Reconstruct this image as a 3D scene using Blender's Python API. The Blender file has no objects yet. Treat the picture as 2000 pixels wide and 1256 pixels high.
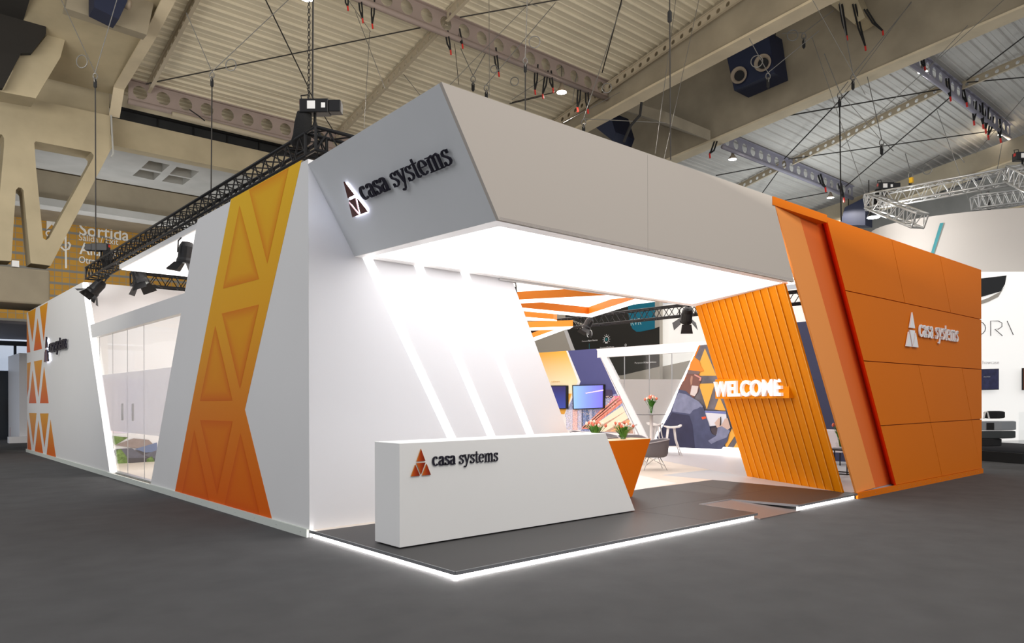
import bpy, bmesh, math, random
from mathutils import Vector, Matrix
random.seed(7)
C = bpy.context.scene.collection
PI = math.pi

# ---------------------------------------------------------------- camera
FPX, CX, CY, HC, ROLL = 1442.0, 1000.0, 781.0, 1.65, 0.0035
_L = math.hypot(FPX, 1640.0)
FW = Vector((FPX/_L, 1640.0/_L, 0)); RT = Vector((1640.0/_L, -FPX/_L, 0)); UP = Vector((0, 0, 1))
RR = RT*math.cos(ROLL) - UP*math.sin(ROLL)
UU = UP*math.cos(ROLL) + RT*math.sin(ROLL)
CAM = Vector((-4.035, -5.376, HC))
cd = bpy.data.cameras.new('camera'); cam = bpy.data.objects.new('camera', cd); C.objects.link(cam)
cd.sensor_width = 36; cd.lens = 36*FPX/2000; cd.shift_y = (CY-628)/2000; cd.clip_end = 300
M = Matrix.Identity(4)
for i in range(3):
    M[i][0] = RR[i]; M[i][1] = UU[i]; M[i][2] = -FW[i]; M[i][3] = CAM[i]
cam.matrix_world = M
bpy.context.scene.camera = cam

# surveying helpers: where the sight line of a photo pixel meets a plane of the place
def ray(px, py): return FW + RR*((px-CX)/FPX) - UU*((py-CY)/FPX)
def gx(px, py, x):
    r = ray(px, py); return CAM + r*((x-CAM.x)/r.x)
def gy(px, py, y):
    r = ray(px, py); return CAM + r*((y-CAM.y)/r.y)
def gz(px, py, z):
    r = ray(px, py); return CAM + r*((z-HC)/r.z)
def gd(px, py, d): return CAM + ray(px, py)*d
def gp(px, py, o, n):
    r = ray(px, py); return CAM + r*((o-CAM).dot(n)/r.dot(n))

# ---------------------------------------------------------------- light and exposure
sc = bpy.context.scene
sc.view_settings.view_transform = 'Standard'; sc.view_settings.look = 'None'
sc.view_settings.gamma = 1; sc.view_settings.use_curve_mapping = False
sc.view_settings.exposure = 0.0
w = bpy.data.worlds.new('hall_ambient'); sc.world = w; w.use_nodes = True
w.node_tree.nodes['Background'].inputs[0].default_value = (0.97, 0.97, 1.0, 1)
w.node_tree.nodes['Background'].inputs[1].default_value = 0.62
def area(name, loc, target, sx, sy, power, col=(1, 1, 1)):
    l = bpy.data.lights.new(name, 'AREA'); l.shape = 'RECTANGLE'; l.size = sx; l.size_y = sy
    l.energy = power; l.color = col
    o = bpy.data.objects.new(name, l); C.objects.link(o); o.location = loc
    o.rotation_euler = (Vector(target)-Vector(loc)).to_track_quat('-Z', 'Y').to_euler()
    return o
area('hall_light_row', (2, -9, 12), (5, 0, 1), 14, 5, 830, (1, .93, .84))
area('hall_light_row', (-12, 6, 11), (0, 9, 1), 5, 14, 380, (.95, .96, 1))
area('stand_uplight', (-8, 11, 7.0), (-4, 22, 14), 8, 3, 900, (1, .96, .88))  # added unseen light for the left pillar and roof
area('stand_uplight', (5, -5, 5.4), (6, -3, 15), 14, 7, 1900, (1, .95, .86))  # added unseen light, stands in for stand glow on the cream roof
area('stand_uplight', (36, 12, 8.6), (36.5, 12, 16), 9, 8, 560, (.94, .98, 1))  # added unseen light for the grey roof bay
area('lobby_uplight', (4, 27.5, 4.9), (4, 29.5, 9), 9, 2, 310, (1, 1, 1))  # added unseen light to brighten the soffit and block wall

# ---------------------------------------------------------------- materials
def lin(c):
    out = []
    for v in c:
        v = v/255.0
        out.append(v/12.92 if v <= .04045 else ((v+.055)/1.055)**2.4)
    return (*out, 1)
MATS = {}
def mat(name, rgb, rough=.5, metal=0, noise=0, nscale=3, bump=0, bscale=60, emit=0, alpha=None, spec=.5, ecol=None, coat=0):
    if name in MATS: return MATS[name]
    m = bpy.data.materials.new(name); m.use_nodes = True; MATS[name] = m
    nt = m.node_tree; b = nt.nodes['Principled BSDF']
    c = lin(rgb); b.inputs['Base Color'].default_value = c
    b.inputs['Roughness'].default_value = rough; b.inputs['Metallic'].default_value = metal
    b.inputs['Specular IOR Level'].default_value = spec
    if coat: b.inputs['Coat Weight'].default_value = coat
    tc = nt.nodes.new('ShaderNodeTexCoord')
    if noise:
        n = nt.nodes.new('ShaderNodeTexNoise'); n.inputs['Scale'].default_value = nscale; n.inputs['Detail'].default_value = 6
        r = nt.nodes.new('ShaderNodeMapRange'); r.inputs['From Min'].default_value = .3; r.inputs['From Max'].default_value = .7
        r.inputs['To Min'].default_value = 1-noise; r.inputs['To Max'].default_value = 1+noise
        mx = nt.nodes.new('ShaderNodeVectorMath'); mx.operation = 'SCALE'; mx.inputs[0].default_value = c[:3]
        nt.links.new(tc.outputs['Object'], n.inputs['Vector']); nt.links.new(n.outputs['Fac'], r.inputs['Value'])
        nt.links.new(r.outputs[0], mx.inputs['Scale']); nt.links.new(mx.outputs[0], b.inputs['Base Color'])
    if bump:
        n = nt.nodes.new('ShaderNodeTexNoise'); n.inputs['Scale'].default_value = bscale
        bp = nt.nodes.new('ShaderNodeBump'); bp.inputs['Strength'].default_value = bump; bp.inputs['Distance'].default_value = .01
        nt.links.new(tc.outputs['Object'], n.inputs['Vector']); nt.links.new(n.outputs['Fac'], bp.inputs['Height'])
        nt.links.new(bp.outputs[0], b.inputs['Normal'])
    if emit:
        b.inputs['Emission Color'].default_value = lin(ecol) if ecol else c
        b.inputs['Emission Strength'].default_value = emit
    if alpha is not None: b.inputs['Alpha'].default_value = alpha
    return m
def ramp_mat(name, stops, axis='Z', lo=0, hi=1, rough=.5, space='Object', emit=0, noise=0, nscale=4):
    """a print whose ink changes along one axis of its own board"""
    if name in MATS: return MATS[name]
    m = bpy.data.materials.new(name); m.use_nodes = True; MATS[name] = m
    nt = m.node_tree; b = nt.nodes['Principled BSDF']; b.inputs['Roughness'].default_value = rough; b.inputs['Specular IOR Level'].default_value = .15
    tc = nt.nodes.new('ShaderNodeTexCoord'); sp = nt.nodes.new('ShaderNodeSeparateXYZ')
    r = nt.nodes.new('ShaderNodeMapRange'); r.inputs['From Min'].default_value = lo; r.inputs['From Max'].default_value = hi
    cr = nt.nodes.new('ShaderNodeValToRGB')
    while len(cr.color_ramp.elements) < len(stops): cr.color_ramp.elements.new(.5)
    for e, (p, c) in zip(cr.color_ramp.elements, stops): e.position = p; e.color = lin(c)
    nt.links.new(tc.outputs[space], sp.inputs[0]); nt.links.new(sp.outputs[axis], r.inputs['Value'])
    nt.links.new(r.outputs[0], cr.inputs[0]); nt.links.new(cr.outputs[0], b.inputs['Base Color'])
    if emit:
        nt.links.new(cr.outputs[0], b.inputs['Emission Color']); b.inputs['Emission Strength'].default_value = emit
    return m

m_white = mat('white_laminate', (231, 231, 230), .45, noise=.012, nscale=.8)
m_white2 = mat('white_gloss_panel', (243, 243, 246), .38)
m_warmwhite = mat('fascia_white_fabric', (204, 196, 187), .8, spec=.2)
m_grey_face = mat('silver_grey_panel', (230, 233, 235), .5, noise=.03, nscale=.7, spec=.3)
m_orange = mat('orange_lacquer', (228, 119, 6), .6, noise=.01, nscale=1, spec=.12)
m_orange2 = mat('orange_pylon_lacquer', (236, 116, 50), .6, spec=.15)
m_slat = mat('orange_slat_lacquer', (246, 146, 6), .55, spec=.08)
m_counter_orange = mat('orange_table_lacquer', (216, 106, 6), .55, spec=.15)
m_groove = mat('dark_orange_groove', (140, 52, 4), .8)
m_carpet = mat('grey_carpet', (89, 89, 90), .97, noise=.09, nscale=2.2, bump=.5, bscale=420, spec=.15)
m_deck = mat('dark_grey_deck', (57, 56, 56), .42, noise=.03, nscale=1.5, spec=.28)
m_alu = mat('brushed_aluminium', (190, 192, 196), .3, metal=.9)
m_led = mat('led_strip', (255, 255, 255), emit=14, ecol=(255, 250, 246))
m_led_glow = mat('led_line', (255, 255, 255), emit=2.2, ecol=(255, 252, 250))
m_lightbox = mat('stretched_light_ceiling', (255, 255, 255), emit=2.4, ecol=(255, 252, 252))
m_black = mat('black_metal', (26, 26, 28), .45, metal=.4)
m_blackm = mat('matt_black', (24, 24, 25), .8)
m_cloth = mat('black_bag_cloth', (20, 20, 21), .95, bump=.6, bscale=30)
m_steel = mat('silver_truss_metal', (205, 205, 203), .33, metal=.75)
m_wire = mat('galvanised_wire', (120, 118, 114), .5, metal=.5)
m_darkwire = mat('dark_wire', (46, 43, 40), .6, metal=.3)
m_red = mat('red_plastic', (200, 36, 26), .5)
m_conc = mat('weathered_concrete', (150, 140, 120), .9, noise=.16, nscale=.7, bump=.3, bscale=6)
m_conc_warm = mat('warm_concrete', (180, 167, 138), .9, noise=.12, nscale=.8, bump=.3, bscale=5)
m_conc_grey = mat('grey_concrete', (176, 176, 172), .9, noise=.1, nscale=.9, bump=.2, bscale=5)
m_roof = mat('cream_roof_sheet', (208, 198, 174), .7, noise=.06, nscale=.6)
m_roof2 = mat('grey_roof_sheet', (192, 190, 184), .65, noise=.06, nscale=.6)
m_beam = mat('painted_beam_steel', (150, 134, 126), .55, noise=.08, nscale=1)
m_beam2 = mat('bluish_beam_steel', (136, 134, 146), .55, noise=.08, nscale=1)
m_purlin = mat('painted_purlin_steel', (176, 164, 142), .6)
m_navy = mat('navy_duct_paint', (20, 30, 58), .6)
m_nozzle = mat('grey_nozzle', (150, 136, 118), .6)
m_strap = mat('black_sling_strap', (28, 27, 27), .9)
m_chair = mat('grey_shell_fabric', (112, 108, 112), .8, bump=.3, bscale=200)
m_chrome = mat('chrome_wire', (200, 202, 205), .15, metal=1)
m_stool = mat('white_stool_plastic', (226, 222, 220), .35)
m_leaf = mat('tulip_leaf', (66, 128, 36), .5, noise=.2, nscale=20)
m_petal_r = mat('coral_petal', (232, 120, 92), .5, noise=.1, nscale=30)
m_petal_w = mat('cream_petal', (244, 228, 208), .5)
m_navy_print = mat('navy_print', (44, 50, 84), .6)
m_letter = mat('dark_navy_letter', (22, 18, 38), .35)
m_letter_w = mat('white_letter', (246, 246, 248), .35)
m_gold = mat('gold_edge', (214, 150, 60), .35, metal=.4)
m_purple = mat('muted_navy_print', (78, 82, 136), .55)
m_tanwall = mat('greige_fabric', (196, 190, 180), .8)
m_blackwall = mat('charcoal_fabric', (44, 43, 40), .75)
m_teal = mat('teal_fabric', (0, 120, 150), .6)
m_teal2 = mat('teal_print', (52, 138, 146), .6)

def glass(name, tint=(1, 1, 1), rough=0.02, mix=.88):
    m = bpy.data.materials.new(name); m.use_nodes = True; nt = m.node_tree
    for n in list(nt.nodes):
        if n.type != 'OUTPUT_MATERIAL': nt.nodes.remove(n)
    out = nt.nodes['Material Output']
    t = nt.nodes.new('ShaderNodeBsdfTransparent'); t.inputs[0].default_value = (*tint, 1)
    g = nt.nodes.new('ShaderNodeBsdfGlossy'); g.inputs['Roughness'].default_value = rough
    mx = nt.nodes.new('ShaderNodeMixShader'); mx.inputs[0].default_value = 1-mix
    nt.links.new(t.outputs[0], mx.inputs[1]); nt.links.new(g.outputs[0], mx.inputs[2]); nt.links.new(mx.outputs[0], out.inputs[0])
    MATS[name] = m; return m
m_glass = glass('clear_glass', (.97, .98, .98), .02, .94)
def frosted(name, rgb, amt):
    m = bpy.data.materials.new(name); m.use_nodes = True; nt = m.node_tree
    for n in list(nt.nodes):
        if n.type != 'OUTPUT_MATERIAL': nt.nodes.remove(n)
    out = nt.nodes['Material Output']
    t = nt.nodes.new('ShaderNodeBsdfTransparent')
    d = nt.nodes.new('ShaderNodeBsdfDiffuse'); d.inputs[0].default_value = lin(rgb)
    tr = nt.nodes.new('ShaderNodeBsdfTranslucent'); tr.inputs[0].default_value = lin(rgb)
    a = nt.nodes.new('ShaderNodeMixShader'); a.inputs[0].default_value = .5
    mx = nt.nodes.new('ShaderNodeMixShader'); mx.inputs[0].default_value = amt
    nt.links.new(d.outputs[0], a.inputs[1]); nt.links.new(tr.outputs[0], a.inputs[2])
    nt.links.new(t.outputs[0], mx.inputs[1]); nt.links.new(a.outputs[0], mx.inputs[2]); nt.links.new(mx.outputs[0], out.inputs[0])
    MATS[name] = m; return m
m_frost = frosted('frosted_film', (214, 212, 212), .8)
m_frost2 = frosted('lavender_frosted_film', (226, 226, 232), .6)

# ---------------------------------------------------------------- building helpers
ORG = {}
def tag(o, label=None, cat=None, group=None, kind=None):
    if label: o['label'] = label
    if cat: o['category'] = cat
    if group: o['group'] = group
    if kind: o['kind'] = kind
    return o
def thing(name, label, cat, loc=(0, 0, 0), group=None):
    o = bpy.data.objects.new(name, None); C.objects.link(o); o.empty_display_size = .2
    o.location = loc; ORG[o.name] = Vector(loc)
    return tag(o, label, cat, group)
class MB:
    def __init__(s): s.v = []; s.f = []; s.m = []
    def add(s, vs, fs, mi=0):
        b = len(s.v); s.v += [Vector(p) for p in vs]
        for f in fs: s.f.append([b+i for i in f]); s.m.append(mi)
        return s
    def box(s, a, b, mi=0):
        x0, y0, z0 = a; x1, y1, z1 = b
        return s.hexa([(x0, y0, z0), (x1, y0, z0), (x1, y1, z0), (x0, y1, z0)], [(x0, y0, z1), (x1, y0, z1), (x1, y1, z1), (x0, y1, z1)], mi)
    def hexa(s, lo, hi, mi=0):
        return s.prism2(lo, hi, mi)
    def prism2(s, lo, hi, mi=0):
        n = len(lo)
        fs = [list(range(n))[::-1], [n+i for i in range(n)]]
        fs += [[i, (i+1) % n, n+(i+1) % n, n+i] for i in range(n)]
        return s.add(list(lo)+list(hi), fs, mi)
    def prism(s, poly, vec, mi=0):
        vec = Vector(vec); return s.prism2([Vector(p) for p in poly], [Vector(p)+vec for p in poly], mi)
    def poly(s, pts, mi=0): return s.add(pts, [list(range(len(pts)))], mi)
    def obox(s, o, ax, ay, az, mi=0):
        """box about a corner o spanned by three vectors"""
        o = Vector(o); ax = Vector(ax); ay = Vector(ay); az = Vector(az)
        return s.hexa([o, o+ax, o+ax+ay, o+ay], [o+az, o+ax+az, o+ax+ay+az, o+ay+az], mi)
    def tube(s, pts, r, n=8, mi=0, caps=True):
        pts = [Vector(p) for p in pts]; rings = []
        rs = r if isinstance(r, (list, tuple)) else [r]*len(pts)
        prev = None
        for i, p in enumerate(pts):
            d = (pts[min(i+1, len(pts)-1)]-pts[max(i-1, 0)])
            if d.length < 1e-9: d = Vector((0, 0, 1))
            d.normalize()
            if prev is None:
                a = d.cross(Vector((0, 0, 1)) if abs(d.z) < .95 else Vector((1, 0, 0))).normalized()
            else:
                a = (prev - d*prev.dot(d)).normalized()
            prev = a; b = d.cross(a)
            rings.append([p+a*math.cos(2*PI*k/n)*rs[i]+b*math.sin(2*PI*k/n)*rs[i] for k in range(n)])
        vs = [v for rr in rings for v in rr]; fs = []
        for i in range(len(pts)-1):
            for k in range(n):
                fs.append([i*n+k, i*n+(k+1) % n, (i+1)*n+(k+1) % n, (i+1)*n+k])
        if caps: fs += [list(range(n))[::-1], [(len(pts)-1)*n+k for k in range(n)]]
        return s.add(vs, fs, mi)
    def lathe(s, prof, o=(0, 0, 0), ax=(0, 0, 1), n=20, mi=0):
        ax = Vector(ax).normalized(); a = ax.cross(Vector((0, 0, 1)) if abs(ax.z) < .9 else Vector((1, 0, 0))).normalized(); b = ax.cross(a); o = Vector(o)
        vs = []; fs = []
        for r, h in prof:
            for k in range(n): vs.append(o+ax*h+a*r*math.cos(2*PI*k/n)+b*r*math.sin(2*PI*k/n))
        for i in range(len(prof)-1):
            for k in range(n): fs.append([i*n+k, i*n+(k+1) % n, (i+1)*n+(k+1) % n, (i+1)*n+k])
        if prof[0][0] > 1e-4: fs.append(list(range(n))[::-1])
        if prof[-1][0] > 1e-4: fs.append([(len(prof)-1)*n+k for k in range(n)])
        return s.add(vs, fs, mi)
    def torus(s, o, ax, R, r, n=24, m=6, mi=0, squash=1):
        ax = Vector(ax).normalized(); a = ax.cross(Vector((0, 0, 1)) if abs(ax.z) < .9 else Vector((1, 0, 0))).normalized(); b = ax.cross(a); o = Vector(o)
        pts = [o+a*R*math.cos(2*PI*k/n)+b*R*squash*math.sin(2*PI*k/n) for k in range(n+1)]
        return s.tube(pts, r, m, mi, caps=False)
    def build(s, name, m, parent=None, smooth=False, bevel=0):
        ms = m if isinstance(m, (list, tuple)) else [m]
        me = bpy.data.meshes.new(name)
        if parent is not None: off = ORG.get(parent.name, Vector((0, 0, 0)))
        else:
            xs = [v.x for v in s.v]; ys = [v.y for v in s.v]; zs = [v.z for v in s.v]
            off = Vector(((min(xs)+max(xs))/2, (min(ys)+max(ys))/2, min(zs)))
        me.from_pydata([v-off for v in s.v], [], s.f)
        for mm in ms: me.materials.append(mm)
        for p, k in zip(me.polygons, s.m): p.material_index = k; p.use_smooth = smooth
        bm = bmesh.new(); bm.from_mesh(me); bmesh.ops.recalc_face_normals(bm, faces=bm.faces); bm.to_mesh(me); bm.free()
        o = bpy.data.objects.new(name, me); C.objects.link(o)
        if parent is not None: o.parent = parent; ORG[o.name] = off
        else: o.location = off; ORG[o.name] = off
        if bevel:
            b = o.modifiers.new('bevel', 'BEVEL'); b.width = bevel; b.segments = 2; b.limit_method = 'ANGLE'
        return o
def struct(o): o['kind'] = 'structure'; return o
def copy_tree(o, parent=None):
    c = o.copy(); C.objects.link(c); c.parent = parent
    for ch in list(o.children): copy_tree(ch, c)
    return c
class Frame:
    """a flat board's own axes: u to the right, v up, n out of the board"""
    def __init__(s, o, u, v, n=None):
        s.o = Vector(o); s.u = Vector(u).normalized(); s.v = Vector(v).normalized(); s.n = Vector(n).normalized() if n else s.u.cross(s.v).normalized()
    def p(s, a, b, c=0): return s.o+s.u*a+s.v*b+s.n*c
def curve_mesh(splines, extrude):
    cu = bpy.data.curves.new('c', 'CURVE'); cu.dimensions = '2D'; cu.fill_mode = 'BOTH'; cu.extrude = extrude/2
    for pts in splines:
        sp = cu.splines.new('POLY'); sp.points.add(len(pts)-1)
        for q, (a, b) in zip(sp.points, pts): q.co = (a, b, 0, 1)
        sp.use_cyclic_u = True
    o = bpy.data.objects.new('c', cu); C.objects.link(o)
    dg = bpy.context.evaluated_depsgraph_get(); me = o.evaluated_get(dg).to_mesh()
    vs = [v.co.copy() for v in me.vertices]; fs = [list(p.vertices) for p in me.polygons]
    o.evaluated_get(dg).to_mesh_clear(); bpy.data.objects.remove(o); bpy.data.curves.remove(cu)
    return vs, fs
def plate(mb, fr, outer, holes, th, mi=0):
    """board with openings; front at the frame plane, thickness backwards"""
    vs, fs = curve_mesh([outer]+holes, th)
    return mb.add([fr.p(v.x, v.y, v.z-th/2) for v in vs], fs, mi)
def text_vf(s, size, ext, offset=0, align='LEFT', sx=1, shear=0, spacing=1):
    cu = bpy.data.curves.new('t', 'FONT'); cu.body = s; cu.size = size; cu.extrude = ext/2; cu.offset = offset; cu.align_x = align; cu.shear = shear
    cu.space_character = spacing
    cu.resolution_u = 3
    o = bpy.data.objects.new('t', cu); C.objects.link(o)
    dg = bpy.context.evaluated_depsgraph_get(); me = o.evaluated_get(dg).to_mesh()
    vs = [Vector((v.co.x*sx, v.co.y, v.co.z)) for v in me.vertices]; fs = [list(p.vertices) for p in me.polygons]
    o.evaluated_get(dg).to_mesh_clear(); bpy.data.objects.remove(o); bpy.data.curves.remove(cu)
    return vs, fs
def text(name, s, fr, width, height, ext, m, parent, offset=0, a=0, b=0, lift=.002, mid=False, spacing=1):
    """text fitted to a width and capital height on a board"""
    vs, fs = text_vf(s, 1, 1, offset, spacing=spacing)
    x0 = min(v.x for v in vs); x1 = max(v.x for v in vs)
    capv, _ = text_vf('H', 1, 1, offset); y0 = min(v.y for v in capv); y1 = max(v.y for v in capv)
    k = width/(x1-x0); q = height/(y1-y0)
    mb = MB(); mb.add([fr.p(a+(v.x-x0)*k, b+(v.y-y0)*q, lift+(v.z+.5)*ext) for v in vs], fs)
    return mb.build(name, m, parent)
# serif lettering drawn stroke by stroke
def arc(cx, cy, rx, ry, a0, a1, n=12):
    return [(cx+rx*math.cos(math.radians(a0+(a1-a0)*i/n)), cy+ry*math.sin(math.radians(a0+(a1-a0)*i/n))) for i in range(n+1)]
def glyphs(ch, T, t):
    """strokes as (points, widths); T thick, t thin"""
    def vw(pts, T=T, t=t):
        ws = []
        for i in range(len(pts)):
            a = pts[max(i-1, 0)]; b = pts[min(i+1, len(pts)-1)]
            d = math.hypot(b[0]-a[0], b[1]-a[1]) or 1
            ws.append(t+(T-t)*abs((b[1]-a[1])/d)**1.3)
        return (pts, ws)
    dot = lambda x, y, r: ([(x-r, y), (x-r*.5, y), (x, y), (x+r*.5, y), (x+r, y)], [.02, 1.73*r, 2*r, 1.73*r, .02])
    h = T/2
    if ch == 'c': return [vw(arc(.30+h*.2, .5, .25, .46, 55, 318)), dot(.44, .80, .085)], .62
    if ch == 'e': return [vw(arc(.31, .5, .25, .46, 4, 320)), ([(.12, .53), (.56, .53)], [t, t])], .66
    if ch == 'a': return [vw([(.12, .78)]+arc(.28, .76, .17, .2, 150, 20, 6)+[(.46, .62), (.46, .2), (.48, .08), (.6, .04)]), dot(.14, .76, .075),
                          vw(arc(.27, .27, .18, .24, 80, 290, 10)+[(.44, .14)]), ([(.28, .52), (.44, .60)], [t, t])], .64
    if ch == 's': return [vw([(.44, .74), (.41, .88), (.30, .96), (.17, .93), (.10, .82), (.11, .69), (.2, .6), (.34, .5), (.44, .38), (.46, .24), (.38, .09), (.25, .03), (.11, .08), (.07, .25)], T*.95), ([(.44, .72), (.46, .97)], [t, t]), ([(.06, .02), (.07, .3)], [t, t])], .54
    if ch == 'y': return [([(.10, .97), (.34, .12)], [T, T*.8]), ([(.56, .97), (.34, .08), (.24, -.25), (.14, -.36), (.06, -.33)], [t*1.3, t*1.3, t*1.3, t*1.4, t]), dot(.07, -.3, .08), ([(-.02, .97), (.24, .97)], [t, t]), ([(.44, .97), (.68, .97)], [t, t])], .66
    if ch == 't': return [([(.2, 1.28), (.2, .2), (.24, .07), (.33, .03), (.43, .1)], [T*.7, T, T, t*1.4, t]), ([(.02, .95), (.42, .95)], [t*1.1, t*1.1])], .44
    if ch == 'm':
        st = []
        for x in (.15, .5, .85):
            st += [([(x, .02), (x, .86)], [T, T]), ([(x-.14, .03), (x+.14, .03)], [t, t])]
        st += [([(.0, .95), (.16, .93)], [t, t]), ([(.16, .75), (.28, .93), (.4, .96), (.5, .82)], [t, t*1.3, t*2, T]), ([(.5, .75), (.62, .93), (.75, .96), (.85, .82)], [t, t*1.3, t*2, T])]
        return st, 1.04
    return [], .34
def ribbon(mb, fr, pts, ws, a, b, k, q, ext, lift):
    n = len(pts); L = []; Rr = []
    for i, (x, y) in enumerate(pts):
        p = pts[max(i-1, 0)]; r = pts[min(i+1, n-1)]
        dx, dy = r[0]-p[0], r[1]-p[1]; d = math.hypot(dx, dy) or 1
        nx, ny = -dy/d, dx/d; w_ = ws[i]/2
        L.append((a+(x+nx*w_)*k, b+(y+ny*w_)*q)); Rr.append((a+(x-nx*w_)*k, b+(y-ny*w_)*q))
    base = [fr.p(u, v, lift) for u, v in L]+[fr.p(u, v, lift) for u, v in Rr]
    top = [fr.p(u, v, lift+ext) for u, v in L]+[fr.p(u, v, lift+ext) for u, v in Rr]
    fs = []
    for i in range(n-1):
        fs.append([2*n+i, 2*n+i+1, 3*n+i+1, 3*n+i]); fs.append([i, n+i, n+i+1, i+1])
        fs.append([i, i+1, 2*n+i+1, 2*n+i]); fs.append([n+i+1, n+i, 3*n+i, 3*n+i+1])
    fs.append([0, 2*n, 3*n, n]); fs.append([n-1, 2*n-1, 4*n-1, 3*n-1])
    mb.add(base+top, fs)
def casa_logo(fr, W, xh, parent, m_txt, m_tri, m_side, ext=.02, lift=.004, glow=None, tf=.215, th_=1.12):
    """four triangles in a pyramid and the words beside them; fr.o is the pyramid's lower left corner"""
    tw, thh = W*tf, W*tf*th_
    g = .035*tw
    tris = [[(.5, 1), (.275, .53), (.725, .53)], [(.24, .47), (.76, .47), (.5, 0.0)], [(0, 0), (.46, 0), (.22, .44)], [(1, 0), (.54, 0), (.78, .44)]]
    tris[1] = [(.27, .485), (.73, .485), (.5, .04)]
    for i, tr in enumerate(tris):
        cx = sum(p[0] for p in tr)/3; cy = sum(p[1] for p in tr)/3
        mb = MB(); pts = [(cx+(p[0]-cx)*.94, cy+(p[1]-cy)*.94) for p in tr]
        lo = [fr.p(p[0]*tw, p[1]*thh, lift) for p in pts]; hi = [fr.p(p[0]*tw, p[1]*thh, lift+ext) for p in pts]
        mb.add(lo+hi, [[2, 1, 0], [3, 4, 5]]); mb.add(lo+hi, [[0, 1, 4, 3], [1, 2, 5, 4], [2, 0, 3, 5]], 1)
        mb.build('logo_triangle', [m_tri, m_side], parent)
    if glow:
        mb = MB(); mb.prism([fr.p(tw*.5, thh*.93, .001), fr.p(tw*.06, thh*.03, .001), fr.p(tw*.94, thh*.03, .001)], fr.n*(lift*.5)); mb.build('backlight', glow, parent)
    mb = MB(); words = 'casa systems'
    tot = sum(glyphs(c, .2, .07)[1] for c in words)
    k = (W-tw*1.08)/tot; a = tw*1.08; b0 = thh*.5-xh*.5
    for i, c in enumerate(words):
        T = .2 if i < 4 else .145
        st, adv = glyphs(c, T, .085 if i < 4 else .075)
        for pts, ws in st: ribbon(mb, fr, pts, ws, a, b0, k, xh, ext, lift)
        a += adv*k
    mb.build('logo_lettering', m_txt, parent)

def truss(name, label, p0, p1, size, n, m, group=None, cat='truss', tri=False, up=(0, 0, 1), r=.025, rb=.011):
    """box truss: p0, p1 = centre line of the lower face"""
    p0 = Vector(p0); p1 = Vector(p1); d = (p1-p0).normalized(); upv = Vector(up); s = d.cross(upv).normalized()*size/2; upv = s.cross(d).normalized()
    t = thing(name, label, cat, (p0+p1)/2, group)
    h = upv*size
    cs = [(p0-s, p1-s), (p0+s, p1+s), (p0-s+h, p1-s+h), (p0+s+h, p1+s+h)]
    for a, b in cs: MB().tube([a, b], r, 8).build('chord', m, t, smooth=True)
    mb = MB()
    for (a0, a1), (b0, b1) in ((cs[0], cs[1]), (cs[2], cs[3]), (cs[0], cs[2]), (cs[1], cs[3])):
        for i in range(n):
            q0 = a0.lerp(a1, i/n); q1 = b0.lerp(b1, (i+.5)/n); q2 = a0.lerp(a1, (i+1)/n)
            mb.tube([q0, q1], rb, 5); mb.tube([q1, q2], rb, 5)
    for f in (0, 1):
        q = [c[0].lerp(c[1], f) for c in (cs[0], cs[1], cs[3], cs[2])]
        for i in range(4): mb.tube([q[i], q[(i+1) % 4]], r*.8, 6)
    mb.build('lacing', m, t)
    return t

# ================================================================= HALL
fl = MB(); fl.poly([(-30, -25, 0), (60, -25, 0), (60, 40, 0), (-30, 40, 0)])
struct(fl.build('floor', m_carpet))
# roof: ribbed sheets, falling away to the back, carried by steel beams at y = 7, 15, 23
YN = [(-18, 18.2), (-1, 18.2), (7, 16.65), (15, 14.87), (23, 13.0)]
def roof_z(y):
    for (a, za), (b, zb) in zip(YN, YN[1:]):
        if a <= y <= b: return za+(zb-za)*(y-a)/(b-a)
    return YN[-1][1]-(y-23)*.23 if y > 23 else YN[0][1]
def roof_sheet(x0, x1, y0, y1, m, dz=.06):
    mb = MB(); pr = []; y = y0; k = 0
    while y < y1-1e-6:
        yy = min(y+.5, y1)
        for f, z in ((0, 0), (.4, 0), (.44, -.018), (.5, -.018), (.54, 0), (.82, 0), (.86, -.07), (.94, -.07), (.98, 0)):
            pr.append((y+(yy-y)*f, roof_z(y+(yy-y)*f)+dz+z))
        y = yy
    pr.append((y1, roof_z(y1)+dz))
    lo = [(x0, a, b) for a, b in pr]; hi = [(x1, a, b) for a, b in pr]; n = len(pr)
    mb.add(lo+hi, [[i, i+1, n+i+1, n+i] for i in range(n-1)])
    ys = [y0]+[a for a, _ in YN if y0 < a < y1]+[y1]; q = len(ys)
    mb.add([(x0, a, roof_z(a)+dz+.25) for a in ys]+[(x1, a, roof_z(a)+dz+.25) for a in ys], [[i, i+1, q+i+1, q+i] for i in range(q-1)])
    return struct(mb.build('ceiling', m))
roof_sheet(2.7, 19.6, -6, 24, m_roof)
roof_sheet(27.4, 43, -4, 26, m_roof2)
roof_sheet(43, 62, -4, 26, m_roof2)

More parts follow.
